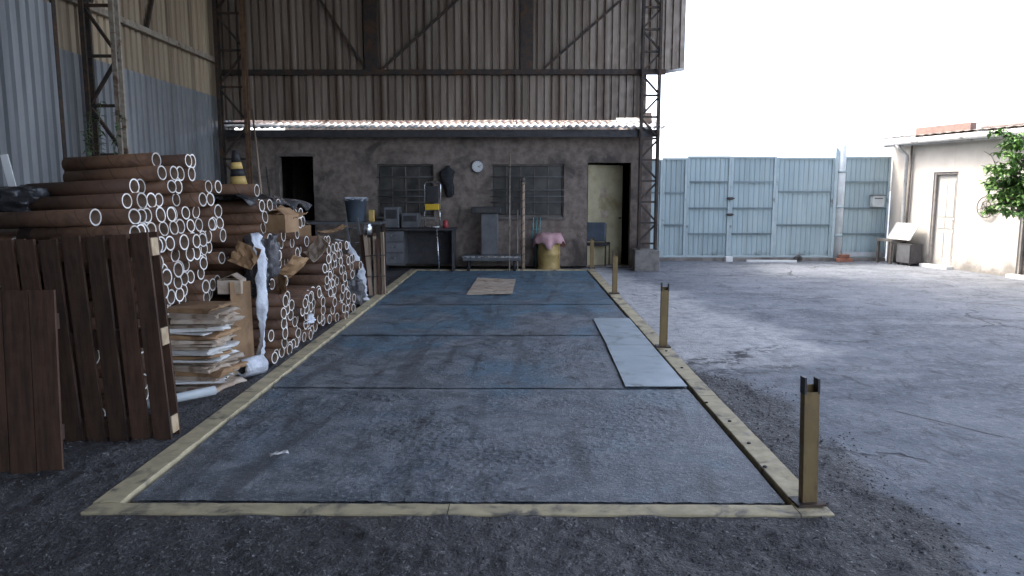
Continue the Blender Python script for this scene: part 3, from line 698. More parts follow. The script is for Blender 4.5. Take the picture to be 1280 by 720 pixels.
# ------------------------------------------------------------------ pallet and plank panel
pal = thing('wooden_pallet', 'dark wooden pallet standing on edge before the pile of tubes', 'pallet', (-2.24, 4.575, 0), (R(-1.0), R(-3.4), 0))
PH, PW = 1.34, 1.62
bw, gp = .112, .030
fb = MB().box(-bw/2, bw/2, 0, .022, .0, PH).mesh('board', 'wood_dark')
k = 0; xx = -bw/2
while xx > -PW:
    if k not in (99,): link('deck_board', fb, pal, (xx, 0, rng.uniform(-.008, .012)), (0, R(rng.uniform(-.35, .35)), 0))
    if k % 2 == 0: link('deck_board', fb, pal, (xx, .118, rng.uniform(-.008, .01)))
    xx -= bw+gp+rng.uniform(-.006, .006); k += 1
for z in (.09, .67, 1.25):
    s = MB().box(-PW, -.004, .0235, .1165, z-.06, z+.06).build('stringer', 'wood_dark', pal)
    MB().box(-.0035, .006, .026, .114, z-.056, z+.056).build('stringer_end', 'wood_end', s, .003)
box('edge_strip', 'wood_end', pal, .0005, .004, .001, .021, .0, PH-.01) if False else None
pan = thing('plank_panel', 'very dark panel of upright planks leaning on the pallet at the left edge', 'panel', (-2.60, 4.02, 0), (R(-6), R(-1.5), R(3)))
xx = 0
for i in range(7):
    wv = rng.uniform(.13, .17); MB().box(xx-wv, xx-.006, 0, .02, rng.uniform(0, .02), 1.06+rng.uniform(-.015, .01)).build('plank', 'wood_dark', pan); xx -= wv
for z in (.18, .82): MB().box(xx, -.01, .0205, .05, z, z+.09).build('batten', 'wood_dark', pan)

# ------------------------------------------------------------------ cardboard tubes
OD, ID = .121, .098
def tube_mesh(L, n=18):
    m = MB(); ro, ri = OD/2, ID/2
    for x, r in ((0, ro), (-L, ro), (-L, ri), (0, ri)):
        for k in range(n):
            a = 2*math.pi*k/n; m.v.append((x, r*math.cos(a), r*math.sin(a)))
    for q, mi in ((0, 0), (1, 1), (2, 2), (3, 1)):
        for k in range(n):
            a = q*n; b = ((q+1) % 4)*n; m.face((a+k, b+k, b+(k+1) % n, a+(k+1) % n), mi, q in (0, 2))
    return m.mesh('tube', ['kraft_tube', 'tube_end', 'tube_inner'])
TUBES = [tube_mesh(L) for L in (.78, .84, .90)]
rp = random.Random(23)
ORD = ['zeroth', 'first', 'second', 'third', 'fourth', 'fifth', 'sixth', 'seventh', 'eighth', 'ninth', 'tenth', 'eleventh', 'twelfth', 'thirteenth', 'fourteenth', 'fifteenth', 'sixteenth', 'seventeenth', 'eighteenth', 'nineteenth', 'twentieth', 'twenty-first']
SINGLE = [0]; MASS = []
def pile(label, side_, group, y0, y1, ztop, xend, yaw=8, drop=.0, mass=None, skip=None, zbase=.0, xj=.03):
    """hexagonal heap of tubes; ztop(y) is its outline, ends face the weighbridge; mass(y, z): goes into the joined rest"""
    r = 0; dz = OD*.872
    while True:
        z = zbase + OD/2 + r*dz - .012*(zbase == 0)
        if z > 3: break
        y = y0 + OD/2 + (OD*.51 if r % 2 else 0); k = 0
        while y < y1:
            if z + OD/2 <= ztop(y) and not (skip and skip(y, z)) and rp.random() > drop:
                xe = xend(y, z) + rp.gauss(0, xj) - (rp.uniform(.08, .35) if rp.random() < .13 else 0); k += 1
                loc = (xe, y + rp.uniform(-.003, .003), z); rot = (rp.uniform(0, 6.28), R(-2.6*min(1, z/1.4) + 1.5*fbm(y*1.3, z*1.3, 4, 2) + rp.uniform(-.5, .5)), R(-yaw + 7*fbm(y*1.1, z*1.1, 31, 2) + rp.uniform(-1.3, 1.3))); me = TUBES[rp.randrange(3)]
                if mass and mass(y, z): MASS.append((loc, rot, me))
                else:
                    o = link('cardboard_tube', me, None, loc, rot); SINGLE[0] += 1
                    o.scale = (rp.uniform(.96, 1.05), rp.uniform(.86, 1.04), rp.uniform(.88, 1.04))
                    tag(o, 'tube in the %s, %s row up, %s from the %s' % (label, ORD[r+1], ORD[k], side_), 'tube', group)
            y += OD*1.015
        r += 1
def lerp_tab(tab):
    def f(y):
        if y <= tab[0][0]: return tab[0][1]
        for (a, b), (c, d) in zip(tab, tab[1:]):
            if y <= c: return b + (d-b)*(y-a)/(c-a)
        return tab[-1][1]
    return f
pile('tall heap', 'pallet side', 'tubes in the tall heap', 4.86, 6.62,
     lerp_tab([(4.8, 1.44), (5.0, 1.50), (5.2, 1.63), (5.5, 1.70), (5.8, 1.82), (5.95, 1.93), (6.2, 1.93), (6.45, 1.70), (6.62, 1.50)]),
     lambda y, z: -2.68 + .26*fbm(y*2.1, z*2.1, 6, 2) - .10*(z < .75), mass=lambda y, z: (y < 5.46 and z < 1.22) or (z < .3 and y < 5.65), skip=lambda y, z: z < .62 and 5.98 < y, drop=.03)
pile('low heap', 'near side', 'tubes in the low heap', 6.66, 8.4,
     lerp_tab([(6.6, .64), (7.1, .64), (7.6, .62), (8.4, .64)]), lambda y, z: -2.28 + .12*fbm(y*3, z*3, 2, 2) + .04*z, mass=lambda y, z: y > 8.05 and z < .3)
pile('stack under the black sheet', 'front', 'tubes under the black sheet', 6.72, 8.45,
     lerp_tab([(6.6, 1.54), (7.2, 1.54), (7.8, 1.52), (8.5, 1.48)]), lambda y, z: -2.52 + .24*fbm(y*2.4, z*2.4, 12, 2), zbase=.66, drop=.22, xj=.08, mass=lambda y, z: y > 8.0 and z < 1.1)
pile('far heap', 'near side', 'tubes in the far heap', 8.62, 10.45,
     lerp_tab([(8.5, 1.02), (8.9, 1.08), (9.5, 1.0), (10.0, .82), (10.45, .42)]), lambda y, z: -2.30 + .14*fbm(y*2.6, z*2.6, 21, 2), drop=.08, xj=.05, mass=lambda y, z: z < .42 or y > 9.75)
for yy, zz in [(5.0 + OD*1.015*k + (OD*.51 if q % 2 else 0), OD/2 - .012 + q*OD*.872) for q in range(12) for k in range(27)]:
    if zz < lerp_tab([(4.9, 1.15), (5.6, 1.42), (6.3, 1.36), (7.2, 1.2), (8.4, .9)])(yy): MASS.append(((-3.62 + rp.gauss(0, .05), yy, zz), (rp.uniform(0, 6), 0, R(-8+rp.uniform(-1, 1))), TUBES[rp.randrange(3)]))
bmm = bmesh.new()
for loc, rot, me in MASS:
    from mathutils import Euler
    t2 = me.copy(); t2.transform(Matrix.LocRotScale(Vector(loc), Euler(rot), None)); bmm.from_mesh(t2); bpy.data.meshes.remove(t2)
me = bpy.data.meshes.new('tube_mass'); bmm.to_mesh(me); bmm.free()
for q in ('kraft_tube', 'tube_end', 'tube_inner'): me.materials.append(M[q])
o = link('cardboard_tubes', me); o['kind'] = 'stuff'; o['label'] = 'mass of further cardboard tubes low in the heaps'; o['category'] = 'tubes'
print('tubes single', SINGLE, 'mass', len(MASS))
# a few odd tubes lying on top of the tall heap
for i, (x, y, z, rz, rx) in enumerate(((-2.5, 7.1, 1.60, -4, 0),)):
    o = link('cardboard_tube', TUBES[i % 3], None, (x, y, z), (0, R(-rx), R(rz)))
    tag(o, 'loose cardboard tube on top of the black plastic sheet', 'tube')

# ---- packaging waste between the heaps
def crumple(name, mats, c, sx, sy, sz, n=10, amp=.25, seed=0, parent=None, box_=.55):
    """soft crumpled body: subdivided box pushed about by noise"""
    bm = bmesh.new(); bmesh.ops.create_cube(bm, size=1); bmesh.ops.subdivide_edges(bm, edges=bm.edges[:], cuts=n, use_grid_fill=True)
    for v in bm.verts:
        p = v.co; s = p.normalized()*.5; q = p*box_ + s*(1-box_); f = 1 + amp*fbm(q.x*5+seed, q.y*5, q.z*5)
        v.co = Vector((q.x*sx*f, q.y*sy*f, q.z*sz*(1+amp*.6*fbm(q.x*6, q.y*6+seed, q.z*6))))
    me = bpy.data.meshes.new(name); bm.to_mesh(me); bm.free(); me.materials.append(M[mats])
    for p in me.polygons: p.use_smooth = True
    return link(name, me, parent, c)
# folded cardboard stack, each layer a piece
fs = thing('folded_cardboard_stack', 'ragged stack of folded cardboard with pale edges between pallet and film', 'cardboard', (-2.55, 5.93, 0))
z = 0.0; i = 0
while z < .66:
    h = rng.uniform(.016, .045); m = MB(); n = 12; dx = rng.uniform(-.07, .04); dy = rng.uniform(-.05, .05)
    for jj, zz in ((0, 0), (1, h*.45), (2, h*.9)):
        for k in range(n+1):
            yy = -.21 + .42*k/n; bulge = (.03 if jj == 1 else 0) + .06*fbm(yy*9+i*3.1, jj*2, i)
            m.v.append((.16+dx+bulge, yy+dy, zz + .022*fbm(yy*7, i*.35, jj)))
    for jj, zz in ((2, h*.9), (0, 0)):
        for k in range(n+1): m.v.append((-.22+dx, -.21+.42*k/n+dy, zz))
    for rr in range(4):
        for k in range(n): a = rr*(n+1)+k; m.face((a, a+1, a+n+2, a+n+1), 0, rr < 2)
    for e in (0, n): m.face([q*(n+1)+e for q in (range(5) if e else reversed(range(5)))])
    o = m.build('cardboard_layer', rng.choice(['cardboard_pale', 'cardboard_pale', 'paper_white', 'cardboard']), fs); o.location = (0, 0, z); o.rotation_euler = (0, 0, R(rng.uniform(-18, 10)))
    z += h*.93; i += 1
# upright cardboard sheet, and boxes wedged in the stack
ub = MB().box(-.10, .10, -.004, .004, 0, .82).build('cardboard_board', 'cardboard'); ub.location = (-2.42, 6.36, -.012); ub.rotation_euler = (R(-4), R(2), R(52))
tag(ub, 'tall brown cardboard board standing upright right of the folded stack', 'cardboard')
def carton(x, y, z, sx, sy, sz, rz, label, mats='cardboard'):
    t = thing('cardboard_box', label, 'box', (x, y, z), (0, 0, R(rz)))
    th = .006
    b = MB().box(-sx/2, sx/2, -sy/2, sy/2, 0, th).box(-sx/2, -sx/2+th, -sy/2, sy/2, th, sz).box(sx/2-th, sx/2, -sy/2, sy/2, th, sz).box(-sx/2+th, sx/2-th, -sy/2, -sy/2+th, th, sz).box(-sx/2+th, sx/2-th, sy/2-th, sy/2, th, sz)
    b.build('carton_body', mats, t)
    for s, a in ((-1, 35), (1, 20)):
        f = MB().box(0, sx*.45, -sy/2+.003, sy/2-.003, 0, .005).build('flap', mats, t); f.location = (s*(-sx/2+.004) if s > 0 else sx/2-.004, 0, sz+.001); f.rotation_euler = (0, R(-a if s > 0 else 180+a), 0)
    return t
carton(-2.53, 6.45, .70, .20, .17, .12, 4, 'small open cardboard box wedged at the foot of the tall heap', 'cardboard_pale')
carton(-2.30, 7.15, 1.20, .24, .26, .17, -12, 'brown open cardboard box high in the stack under the black sheet')
carton(-2.55, 8.60, 1.06, .22, .26, .14, 25, 'battered open cardboard box on top of the far heap')
for i, (x, y, z, a, b, c, mt) in enumerate(((-2.42, 6.95, .98, .28, .26, .42, 'grey_wrap'), (-2.40, 6.70, .78, .20, .24, .30, 'black_plastic'), (-3.72, 5.5, 1.53, .42, .35, .20, 'black_plastic'), (-2.30, 10.1, .2, .3, .3, .40, 'grey_wrap'))):
    o = crumple('plastic_bundle', mt, (x, y, z), a, b, c, 9, .32, i*3)
    tag(o, ('shiny grey plastic wrapped bundle hanging in front of the stacked tubes', 'small black plastic bundle beside the shiny grey wrapped one', 'flat black plastic bundle lying on the left of the tall heap', 'grey wrapped roll on the floor at the far heap')[i], 'bundle')
# torn cardboard caught between the tubes
for i, (x, y, z, rx, ry, rz, w_, h_, mt, lb) in enumerate((
    (-2.27, 6.98, .64, 12, -70, 20, .30, .22, 'cardboard', 'torn brown cardboard flap hanging below the grey wrapped bundle'),
    (-2.30, 7.42, .80, -20, -40, -10, .34, .26, 'cardboard', 'bent brown cardboard sheet between the low heap and the boxes'),
    (-2.28, 7.30, 1.36, 8, 12, -15, .30, .24, 'cardboard', 'curled brown cardboard flap on the box high in the stack'),
    (-2.22, 8.15, .95, 25, -50, 15, .26, .30, 'cardboard_pale', 'pale torn cardboard leaning on the near side of the far heap'),
    (-2.30, 9.15, 1.10, -5, -12, 30, .34, .22, 'cardboard', 'brown cardboard strip lying across the top of the far heap'),
    (-2.42, 6.52, 1.02, 30, -60, 40, .20, .26, 'cardboard', 'small torn cardboard piece at the right flank of the tall heap'))):
    m = MB(); N = 7
    for q in range(N+1):
        for p in range(N+1):
            u, v = p/N-.5, q/N-.5; m.v.append((u*w_, v*h_, .35*w_*u*u*4*.25 + .03*fbm(u*4+i, v*4, i) + (.05*max(0, v-.1))))
    for q in range(N):
        for p in range(N): a_ = q*(N+1)+p; m.face((a_, a_+1, a_+N+2, a_+N+1), 0, False)
    o = m.build('cardboard_scrap', mt); o.location = (x, y, z); o.rotation_euler = (R(rx), R(ry), R(rz)); o.modifiers.new('s', 'SOLIDIFY').thickness = .005
    tag(o, lb, 'cardboard')
# black sheet covering the stack
m = MB(); nx2, ny2 = 22, 18
for j in range(ny2+1):
    for i in range(nx2+1):
        u, v = i/nx2, j/ny2; yy = 6.60 + 2.0*v; xx = -4.3 + 1.95*u
        zt = lerp_tab([(6.5, 1.54), (7.2, 1.54), (7.8, 1.52), (8.6, 1.46)])(yy) + .025*fbm(xx*3, yy*3, 3) + .02*abs(fbm(xx*7, yy*7, 1))
        if u > .93: zt -= (u-.93)*2.2*(.6+.6*fbm(yy*4, 1, 1)); xx -= (u-.93)*.6
        m.v.append((xx, yy, zt + .015))
for j in range(ny2):
    for i in range(nx2): a = j*(nx2+1)+i; m.face((a, a+1, a+nx2+2, a+nx2+1), 0, True)
o = m.build('black_plastic_sheet', 'black_plastic'); o.modifiers.new('s', 'SOLIDIFY').thickness = .004
tag(o, 'glossy black plastic sheet draped over the stack below the traffic cone', 'plastic sheet')
def film_strip(name, pts, widths, label, twist=0, mats='white_film', seg=8):
    """crumpled ribbon of film along pts; width across Y mostly"""
    m = MB(); pts = [Vector(p) for p in pts]; N = 26
    for i in range(N+1):
        f = i/N*(len(pts)-1); k = min(len(pts)-2, int(f)); u = f-k; p = pts[k].lerp(pts[k+1], u*u*(3-2*u) if False else u); wv = widths[k]*(1-u)+widths[k+1]*u
        a = twist*i/N
        for q in range(seg+1):
            s = q/seg-.5; off = Vector((math.sin(a)*s*wv, math.cos(a)*s*wv, 0)); n_ = .35*wv*fbm(i*.6, q*.9, len(pts))
            m.v.append(p + off + Vector((n_ + .25*wv*math.cos(s*6), 0, .1*n_)))
    for i in range(N):
        for q in range(seg): a = i*(seg+1)+q; m.face((a, a+1, a+seg+2, a+seg+1), 0, True)
    o = m.build(name, mats); o.modifiers.new('s', 'SOLIDIFY').thickness = .003; return tag(o, label, 'plastic film') if label else o
film_strip('stretch_film', [(-2.36, 6.62, 1.22), (-2.27, 6.52, 1.0), (-2.25, 6.42, .55), (-2.24, 6.36, .34), (-2.26, 6.34, .16)], [.12, .07, .09, .03, .10], 'twisted strip of white plastic film hanging down to the floor', 2.5)
rl = thing('film_roll', 'white plastic film roll with dark hole lying at the deck edge', 'roll', (-2.26, 6.33, .085), (0, 0, R(62)))
mm = MB(); n = 22
for x, r in ((0, .088), (-.22, .080), (-.22, .045), (0, .045)):
    for k in range(n):
        a = 2*math.pi*k/n; q = r*(1+.14*fbm(math.cos(a)*2, math.sin(a)*2, x*9)) if r > .05 else r; mm.v.append((x+.02*fbm(k, x), q*math.cos(a), q*math.sin(a)))
for q in range(4):
    for k in range(n): mm.face((q*n+k, ((q+1) % 4)*n+k, ((q+1) % 4)*n+(k+1) % n, q*n+(k+1) % n), 1 if q == 2 else 0, True)
mm.build('wound_film', ['white_film', 'rubber'], rl)
film_strip('white_film_drape', [(-2.42, 9.75, .96), (-2.33, 9.98, .90), (-2.27, 10.25, .70), (-2.22, 10.45, .42), (-2.22, 10.52, .12), (-2.2, 10.6, .01)], [.06, .12, .13, .15, .14, .12], 'white plastic film draped down the end of the far heap')
film_strip('white_film_scrap', [(-2.20, 7.72, .30), (-2.17, 7.62, .22), (-2.19, 7.45, .24)], [.08, .12, .05], 'scrap of white film caught between tubes of the low heap')
# pale pipe on the floor by the pallet
tag(MB().cyl((-2.75, 5.12, .06), (-2.33, 5.50, .075), .035, n=14).build('pale_pipe', 'pole_white'), 'short pale greenish pipe on the floor behind the pallet', 'pipe')
# traffic cone
cn = thing('traffic_cone', 'black traffic cone with yellowish bands on top of the plastic sheet', 'cone', (-3.06, 8.15, 1.535), (R(2), R(-3), 0))
crb = box('base', 'rubber', cn, -.16, .16, -.16, .16, 0, .03, bevel=.01)
def cr_(z): return .115 - .17*z
for z0, z1, mt in ((.03, .13, 'rubber'), (.13, .22, 'cone_band'), (.22, .30, 'rubber'), (.30, .37, 'cone_band'), (.37, .50, 'rubber')):
    MB().lathe([(cr_(z0), z0), (cr_(z1), z1)], n=20).build('cone_band', mt, cn)
# thin rods leaning against the corner column
for i, (a, b, r, mt) in enumerate((((-3.05, 8.9, 1.0), (-4.95, 14.0, 3.1), .016, 'wood_slat'), ((-2.95, 8.95, .98), (-4.4, 13.0, 2.0), .012, 'steel_dark'))):
    tag(MB().cyl(a, b, r, n=8).build('leaning_rod', mt), ('long pale rod leaning towards the far left column', 'thin dark rod beside the long pale leaning rod')[i], 'rod')
# white plank and weed by the side wall
pl = MB().box(-.03, .03, -.012, .012, 0, 1.95).build('white_plank', 'white_paint'); pl.location = (-4.42, 6.9, 0); pl.rotation_euler = (0, R(-9), R(15))
tag(pl, 'white plank leaning at the far left edge of the picture', 'plank')
weed = thing('climbing_weed', 'thin green weed climbing beside the lattice column on the left', 'plant', (-5.30, 9.30, 0))
ws = MB(); wl = MB(); rw_ = random.Random(5)
for i in range(7):
    x, y = rw_.uniform(-.28, .22), rw_.uniform(-.1, .15); pts = []; H = rw_.uniform(1.9, 2.75)
    for s in range(9): pts.append((x + .10*math.sin(s*.9+i) + .02*s*(i-3)*.3, y + .06*math.cos(s*1.1+i), H*s/8))
    ws.path(pts, [.010-.0008*s for s in range(9)], 5)
    for q in range(60):
        s = rw_.uniform(4.0, 8); k = min(7, int(s)); p = Vector(pts[k]).lerp(Vector(pts[k+1]), s-k)
        leaf_quads(wl, p, Vector((rw_.uniform(-1, 1), rw_.uniform(-1, 1), rw_.uniform(-.2, .5))), rw_.uniform(.06, .12), rw_.uniform(.035, .065), 0, rw_)
_ = 0
ws.build('stems', 'weed_leaf', weed); o = wl.build('leaves', 'weed_leaf', weed); o['kind'] = 'stuff'

# ------------------------------------------------------------------ things along the annex wall
bench = thing('work_bench', 'long dark work bench with thin legs behind the far heap of tubes', 'bench', (-3.15, 13.9, 0))
box('bench_top', 'machine_grey', bench, -1.0, .62, -.35, .35, .98, 1.02)
for sx in (-.95, .57):
    for sy in (-.3, .3): box('leg', 'steel_dark', bench, sx-.025, sx+.025, sy-.025, sy+.025, -.012, .979)
box('shelf', 'frame_brown', bench, -.92, .54, -.28, .28, .35, .38)
bk = thing('plastic_bucket', 'large blue grey plastic bucket standing on the work bench', 'bucket', (-3.02, 13.8, 1.021))
MB().lathe([(.15, 0), (.16, .02), (.205, .40), (.218, .40), (.218, .43), (.205, .43), (.195, .41), (.15, .03)], n=24).build('bucket_body', 'blue_plastic', bk)
crumple('bucket_liner', 'white_film', (0, 0, .42), .40, .40, .08, 7, .35, 2, bk)
tag(MB().box(-.05, .05, -.05, .05, 0, .22).build('yellow_can', 'cone_band', None, .015), 'small yellowish can on the bench right of the bucket', 'can').location = (-2.72, 13.75, 1.021)
lad = thing('dark_ladder', 'thin dark ladder leaning in the gloom under the work bench', 'ladder', (-2.72, 12.7, -.012), (R(-8), R(-9), 0))
for sx in (-.10, .10): MB().box(sx-.016, sx+.016, -.02, .02, 0, 1.15).build('stile', 'machine_grey', lad)
for k in range(4): MB().cyl((-.09, 0, .2+k*.26), (.09, 0, .2+k*.26), .012, n=8).build('rung', 'machine_grey', lad)
sl = thing('slat_bundle', 'upright bundle of pale wooden slats tied beside the left frame', 'slats', (-2.16, 11.2, -.012), (R(-3), R(-2), 0))
for i, (xx, yy, h) in enumerate(((-.16, .02, .95), (-.09, .0, 1.0), (-.02, .03, .92), (.045, -.01, .88), (.10, .03, .98), (-.12, .08, .90), (.02, .09, .97))):
    o = MB().box(-.026, .026, -.011, .011, 0, h).build('slat', 'wood_slat' if i % 3 else 'wood_dark', sl); o.location = (xx, yy, 0); o.rotation_euler = (R(rng.uniform(-2, 2)), R(rng.uniform(-3, 3)), R(rng.uniform(-20, 20)))
for z in (.3, .62): MB().path([(-.20, -.04, z), (.14, -.05, z+.01), (.15, .12, z), (-.20, .12, z-.01), (-.20, -.04, z)], .006, 6).build('tie', 'dark_paint', sl)
jar = thing('glass_jar', 'shiny silver pot perched on the upright slat bundle', 'pot', (-2.28, 11.2, .93)); MB().lathe([(.05, 0), (.07, .04), (.07, .12), (.05, .15), (.055, .17)], n=18).build('pot_body', 'chrome', jar)
rc = tag(MB().lathe([(.09, 0), (.10, .04), (.07, .24), (.03, .30)], n=16).build('red_container', 'red_paint'), 'small red container on the floor behind the white draped film', 'container'); rc.location = (-2.45, 11.6, -.012)
desk = thing('dark_desk', 'dark desk against the annex wall below the left window', 'desk', (-1.98, 14.9, 0))
box('desk_top', 'dark_paint', desk, -.76, .74, -.32, .32, .81, .85, bevel=.006)
for sx in (-.72, .69): box('side_panel', 'dark_paint', desk, sx-.02, sx+.02, -.29, .29, -.012, .809)
box('back_panel', 'dark_paint', desk, -.69, .66, .20, .22, .1, .80); dw = box('drawer_unit', 'machine_grey', desk, -.69, -.28, -.29, .19, .12, .80)
for z in (.16, .38, .60):
    f = MB().box(-.675, -.295, -.302, -.2915, z, z+.19).build('drawer_front', 'machine_grey', dw); 
    box('drawer_pull', 'chrome', dw, -.53, -.44, -.316, -.303, z+.10, z+.115)
for i, (xx, s, h) in enumerate(((-2.52, .30, .42), (-2.15, .34, .30))):
    o = thing('grey_machine', ('tall grey box shaped machine on the left of the desk', 'squat grey box shaped machine in the middle of the desk')[i], 'machine', (xx, 14.9, .851))
    box('casing', 'machine_grey', o, -s/2, s/2, -.18, .18, .01, h, bevel=.012); box('front_panel', 'dark_paint', o, -s/2+.04, s/2-.04, -.186, -.1805, h*.45, h-.05)
    for sx in (-1, 1): box('foot', 'rubber', o, sx*s/2*.7-.02, sx*s/2*.7+.02, -.14, .14, 0, .0095)
# step stool with chrome loops and yellow step standing on the desk
ss = thing('step_stool', 'chrome framed folding stool with yellow step leaning above the desk', 'stool', (-1.70, 14.70, .852), (R(-4), 0, R(-6)))
def loop(w_, z0, z1, y, r=.013):
    c = .045; pts = [(-w_/2, y, z0), (-w_/2, y, z1-c), (-w_/2+c*.3, y, z1-c*.3), (-w_/2+c, y, z1), (w_/2-c, y, z1), (w_/2-c*.3, y, z1-c*.3), (w_/2, y, z1-c), (w_/2, y, z0)]
    return MB().path(pts, r, 8)
ss.scale = (1.15, 1.15, 1.2)
loop(.28, .30, .76, 0).build('hand_loop', 'chrome', ss); loop(.27, .0, .30, -.02, .012).build('lower_loop', 'chrome', ss)
MB().box(-.125, .125, -.05, .03, .30, .40).build('yellow_step', 'yellow_plastic', ss, .01); MB().box(-.11, .11, -.012, .012, .42, .70).build('back_panel', 'dark_paint', ss, .01)
MB().cyl((-.13, -.03, .02), (.13, -.03, .02), .012).build('foot_bar', 'chrome', ss); 
tag(MB().cyl((-1.55, 14.50, -.012), (-1.60, 14.56, .86), .012, n=8).build('thin_rod', 'chrome'), 'thin shiny rod standing in front of the dark desk', 'rod')
rc2 = tag(MB().lathe([(.05, 0), (.055, .03), (.05, .13), (.02, .16)], n=14).build('red_bottle', 'red_paint'), 'small red bottle on the right end of the dark desk', 'bottle'); rc2.location = (-1.45, 14.85, .851)
# floor scale
fsx = thing('platform_scale', 'grey platform scale with low plate and pedestal head by the annex wall', 'scale', (-.54, 14.93, 0))
box('platform', 'machine_grey', fsx, -.56, .60, -.25, .25, .20, .30, bevel=.008); box('platform_rim', 'chrome', fsx, -.565, .605, -.255, -.2505, .262, .298)
for sx in (-.45, .48):
    for sy in (-.18, .18): MB().cyl((sx, sy, -.012), (sx, sy, .199), .03).build('foot', 'rubber', fsx)
box('pedestal', 'machine_grey', fsx, -.20, .14, .0, .22, .301, 1.14, bevel=.01); box('display_head', 'dark_paint', fsx, -.40, .20, -.06, .24, 1.141, 1.27, bevel=.015)
box('display', 'glass', fsx, -.30, .08, -.066, -.0605, 1.165, 1.24)
tag(MB().cyl((-.165, 14.60, -.012), (-.16, 15.36, 2.36), .013, n=8).build('tall_thin_rod', 'chord_cream'), 'tall thin pale rod leaning on the annex wall before the right window', 'rod')
tag(MB().cyl((.0, 14.66, -.012), (.0, 15.38, 1.2), .010, n=8).build('short_thin_rod', 'chord_cream'), 'shorter thin pale rod between the tall rod and the wound pole', 'rod')
wp = thing('wound_pole', 'pole wound with dark bands leaning on the annex wall beside the drum', 'pole', (.112, 14.95, -.012), (R(-10), 0, 0))
MB().lathe([(.036, 0), (.036, 1.80)], n=14).build('shaft', 'wood_slat', wp); 
hp = [(.040*math.cos(a*.5), .040*math.sin(a*.5), .03+1.78*a/140) for a in range(141)]
MB().path(hp, .009, 5).build('spiral_band', 'frame_brown', wp); MB().lathe([(.042, 1.80), (.045, 1.86), (.03, 1.90)], n=14).build('end_cap', 'frame_brown', wp)
dr = thing('brass_drum', 'dull yellow drum against the annex wall under the pink cloth', 'drum', (.64, 15.08, -.012))
MB().lathe([(.235, 0), (.245, .02), (.225, .05), (.23, .30), (.24, .32), (.23, .34), (.225, .62), (.235, .64), (.235, .66), (.21, .66), (.20, .64)], n=28).build('drum_body', 'brass_drum', dr)
# pink cloth draped on the drum
m = MB(); nr, na = 7, 40
for j in range(nr+1):
    for k in range(na):
        a = 2*math.pi*k/na; s = j/nr
        if s < .6: r = .26*s/.6; z = .735 - .02*s + .035*fbm(r*9*math.cos(a), r*9*math.sin(a), 2)
        else: r = .262 + .045*(s-.6)/.4*(1+math.sin(a*7+1)*.8+.5*math.sin(a*11)); z = .715 - (s-.6)/.4*(.19+.06*math.sin(a*3)+.04*math.sin(a*7))
        m.v.append((.64 + r*math.cos(a), 15.08 + r*math.sin(a)*.98, z-.01))
for j in range(nr):
    for k in range(na): m.face((j*na+k, j*na+(k+1) % na, (j+1)*na+(k+1) % na, (j+1)*na+k), 0, True)
o = m.build('pink_cloth', 'pink_cloth'); o.modifiers.new('s', 'SOLIDIFY').thickness = .006; tag(o, 'pink cloth draped over the top of the yellow drum', 'cloth')
rk = thing('teal_rack', 'small teal wire rack behind the pink cloth', 'rack', (.38, 15.30, .60))
for k in range(3): MB().cyl((-.07+k*.07, 0, 0), (-.05+k*.07, .06, .44), .010, n=8).build('rack_rod', 'teal_plastic', rk)
MB().cyl((-.09, .03, .2), (.10, .03, .2), .008, n=8).build('rack_tie', 'teal_plastic', rk); box('rack_base', 'teal_plastic', rk, -.1, .1, -.04, .08, -.60, -.002) if False else MB().cyl((0, .0, -.612), (0, .0, .01), .02).build('rack_leg', 'teal_plastic', rk)
# clock
ck = thing('wall_clock', 'round white wall clock on the brown annex wall between the windows', 'clock', (-.829, 15.43, 2.09), (R(90), 0, 0))
MB().lathe([(.125, -.018), (.132, .0), (.13, .03), (.118, .034)], n=32).build('clock_case', 'machine_grey', ck)
MB().lathe([(.112, .0345), (.112, .0365)], n=32).build('dial', 'dial_white', ck)
for a, L, wv in ((65, .06, .010), (100, .085, .007)):
    MB().bar((0, 0, .039), (L*math.cos(R(a-90+10)), L*math.sin(R(a-90+10)), .039), wv, .002).build('clock_hand', 'rubber', ck)
for k in range(12):
    a = R(k*30); MB().bar((.088*math.cos(a), .088*math.sin(a), .0375), (.102*math.cos(a), .102*math.sin(a), .0375), .007, .0015).build('hour_mark', 'rubber', ck)
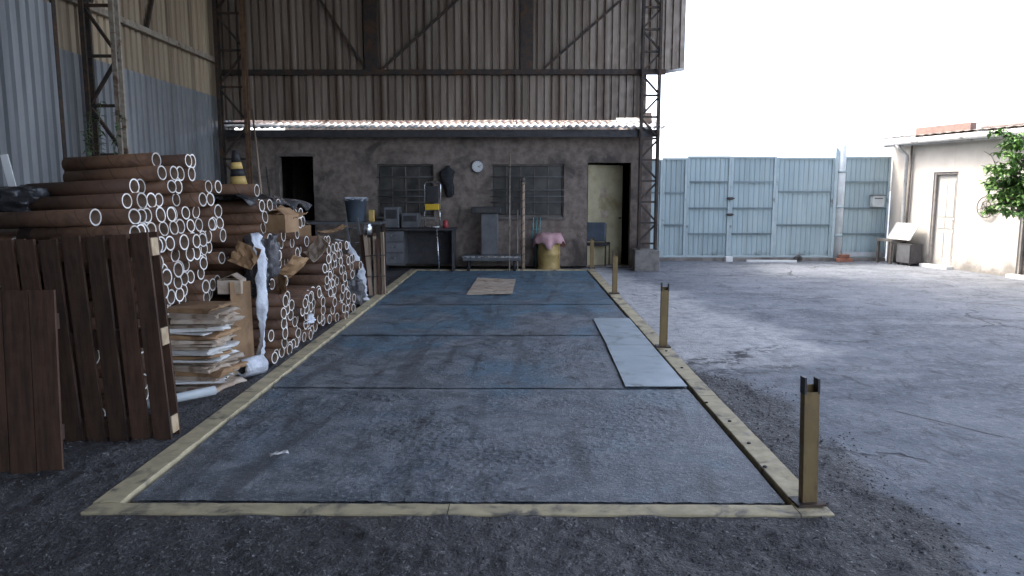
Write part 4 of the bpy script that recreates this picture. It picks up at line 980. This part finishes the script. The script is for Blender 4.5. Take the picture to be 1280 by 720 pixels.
# dark jacket on a hook
m = MB(); n = 18
JP = [(1.46, .05, .03), (1.52, .085, .05), (1.66, .10, .06), (1.80, .115, .065), (1.92, .15, .07), (1.99, .155, .065), (2.03, .11, .055), (2.07, .05, .035), (2.11, .03, .02)]
for j, (z, a_, b_) in enumerate(JP):
    for k in range(n):
        t_ = 2*math.pi*k/n; f = 1 + .25*fbm(math.cos(t_)*1.6, math.sin(t_)*1.6+3, z*5) + .10*math.sin(5*t_+z*4)
        m.v.append((-1.44 + .03*math.sin(z*9) + a_*f*math.cos(t_), 15.36 + b_*f*math.sin(t_), z))
for j in range(len(JP)-1):
    for k in range(n): m.face((j*n+k, j*n+(k+1) % n, (j+1)*n+(k+1) % n, (j+1)*n+k), 0, True)
m.face([k for k in reversed(range(n))]); m.face([(len(JP)-1)*n+k for k in range(n)])
tag(m.build('hanging_jacket', 'jacket'), 'black jacket hanging on the wall right of the left window', 'jacket')
# chair seen in the doorway
chh = thing('dark_chair', 'dark upholstered chair standing in the right annex doorway', 'chair', (1.72, 15.72, .016), (0, 0, R(160)))
MB().box(-.22, .22, -.21, .21, .42, .49).build('seat', 'dark_paint', chh, .02); MB().box(-.21, .21, .19, .23, .52, .92).build('backrest', 'blue_plastic', chh, .02)
for sx in (-.2, .2):
    box('leg', 'steel_dark', chh, sx-.014, sx+.014, -.20, -.17, 0, .419); box('leg', 'steel_dark', chh, sx-.014, sx+.014, .155, .185, 0, .419); box('back_support', 'steel_dark', chh, sx-.014, sx+.014, .172, .189, .425, .90)

# ------------------------------------------------------------------ gravel in the foreground
def rocks(name, N, area, smin, smax, seed, ok):
    rr = random.Random(seed); m = MB()
    base = [(0,0,1),(1,0,0),(0,1,0),(-1,0,0),(0,-1,0),(0,0,-1)]; fc = [(0,1,2),(0,2,3),(0,3,4),(0,4,1),(5,2,1),(5,3,2),(5,4,3),(5,1,4)]
    k = 0
    while k < N:
        x, y = rr.uniform(*area[0]), rr.uniform(*area[1])
        if not ok(x, y, rr): continue
        s = smin + (smax-smin)*rr.random()**3; a = rr.uniform(0, 6.28); i0 = len(m.v); z = ground_z(x, y)
        for p in base:
            q = [p[j]*s*rr.uniform(.6, 1.2) for j in range(3)]; m.v.append((x+q[0]*math.cos(a)-q[1]*math.sin(a), y+q[0]*math.sin(a)+q[1]*math.cos(a), z+q[2]*.6+s*.15))
        for f in fc: m.face([i0+j for j in f], 0)
        k += 1
    o = m.build(name, 'stone_dark'); o['kind'] = 'stuff'; o['label'] = 'loose dark gravel and soil crumbs around the weighbridge frame'; o['category'] = 'gravel'; return o
def okg(x, y, r):
    if -2.20 < x < 1.58 and 3.45 < y < 14.9: return False
    lim = 2.02 - .5*sstep(y, 5.6, 7.2)
    return x < lim + r.uniform(-.1, .25) or r.random() < .006
rocks('gravel', 12000, ((-3.2, 2.4), (1.7, 6.5)), .003, .012, 3, okg)
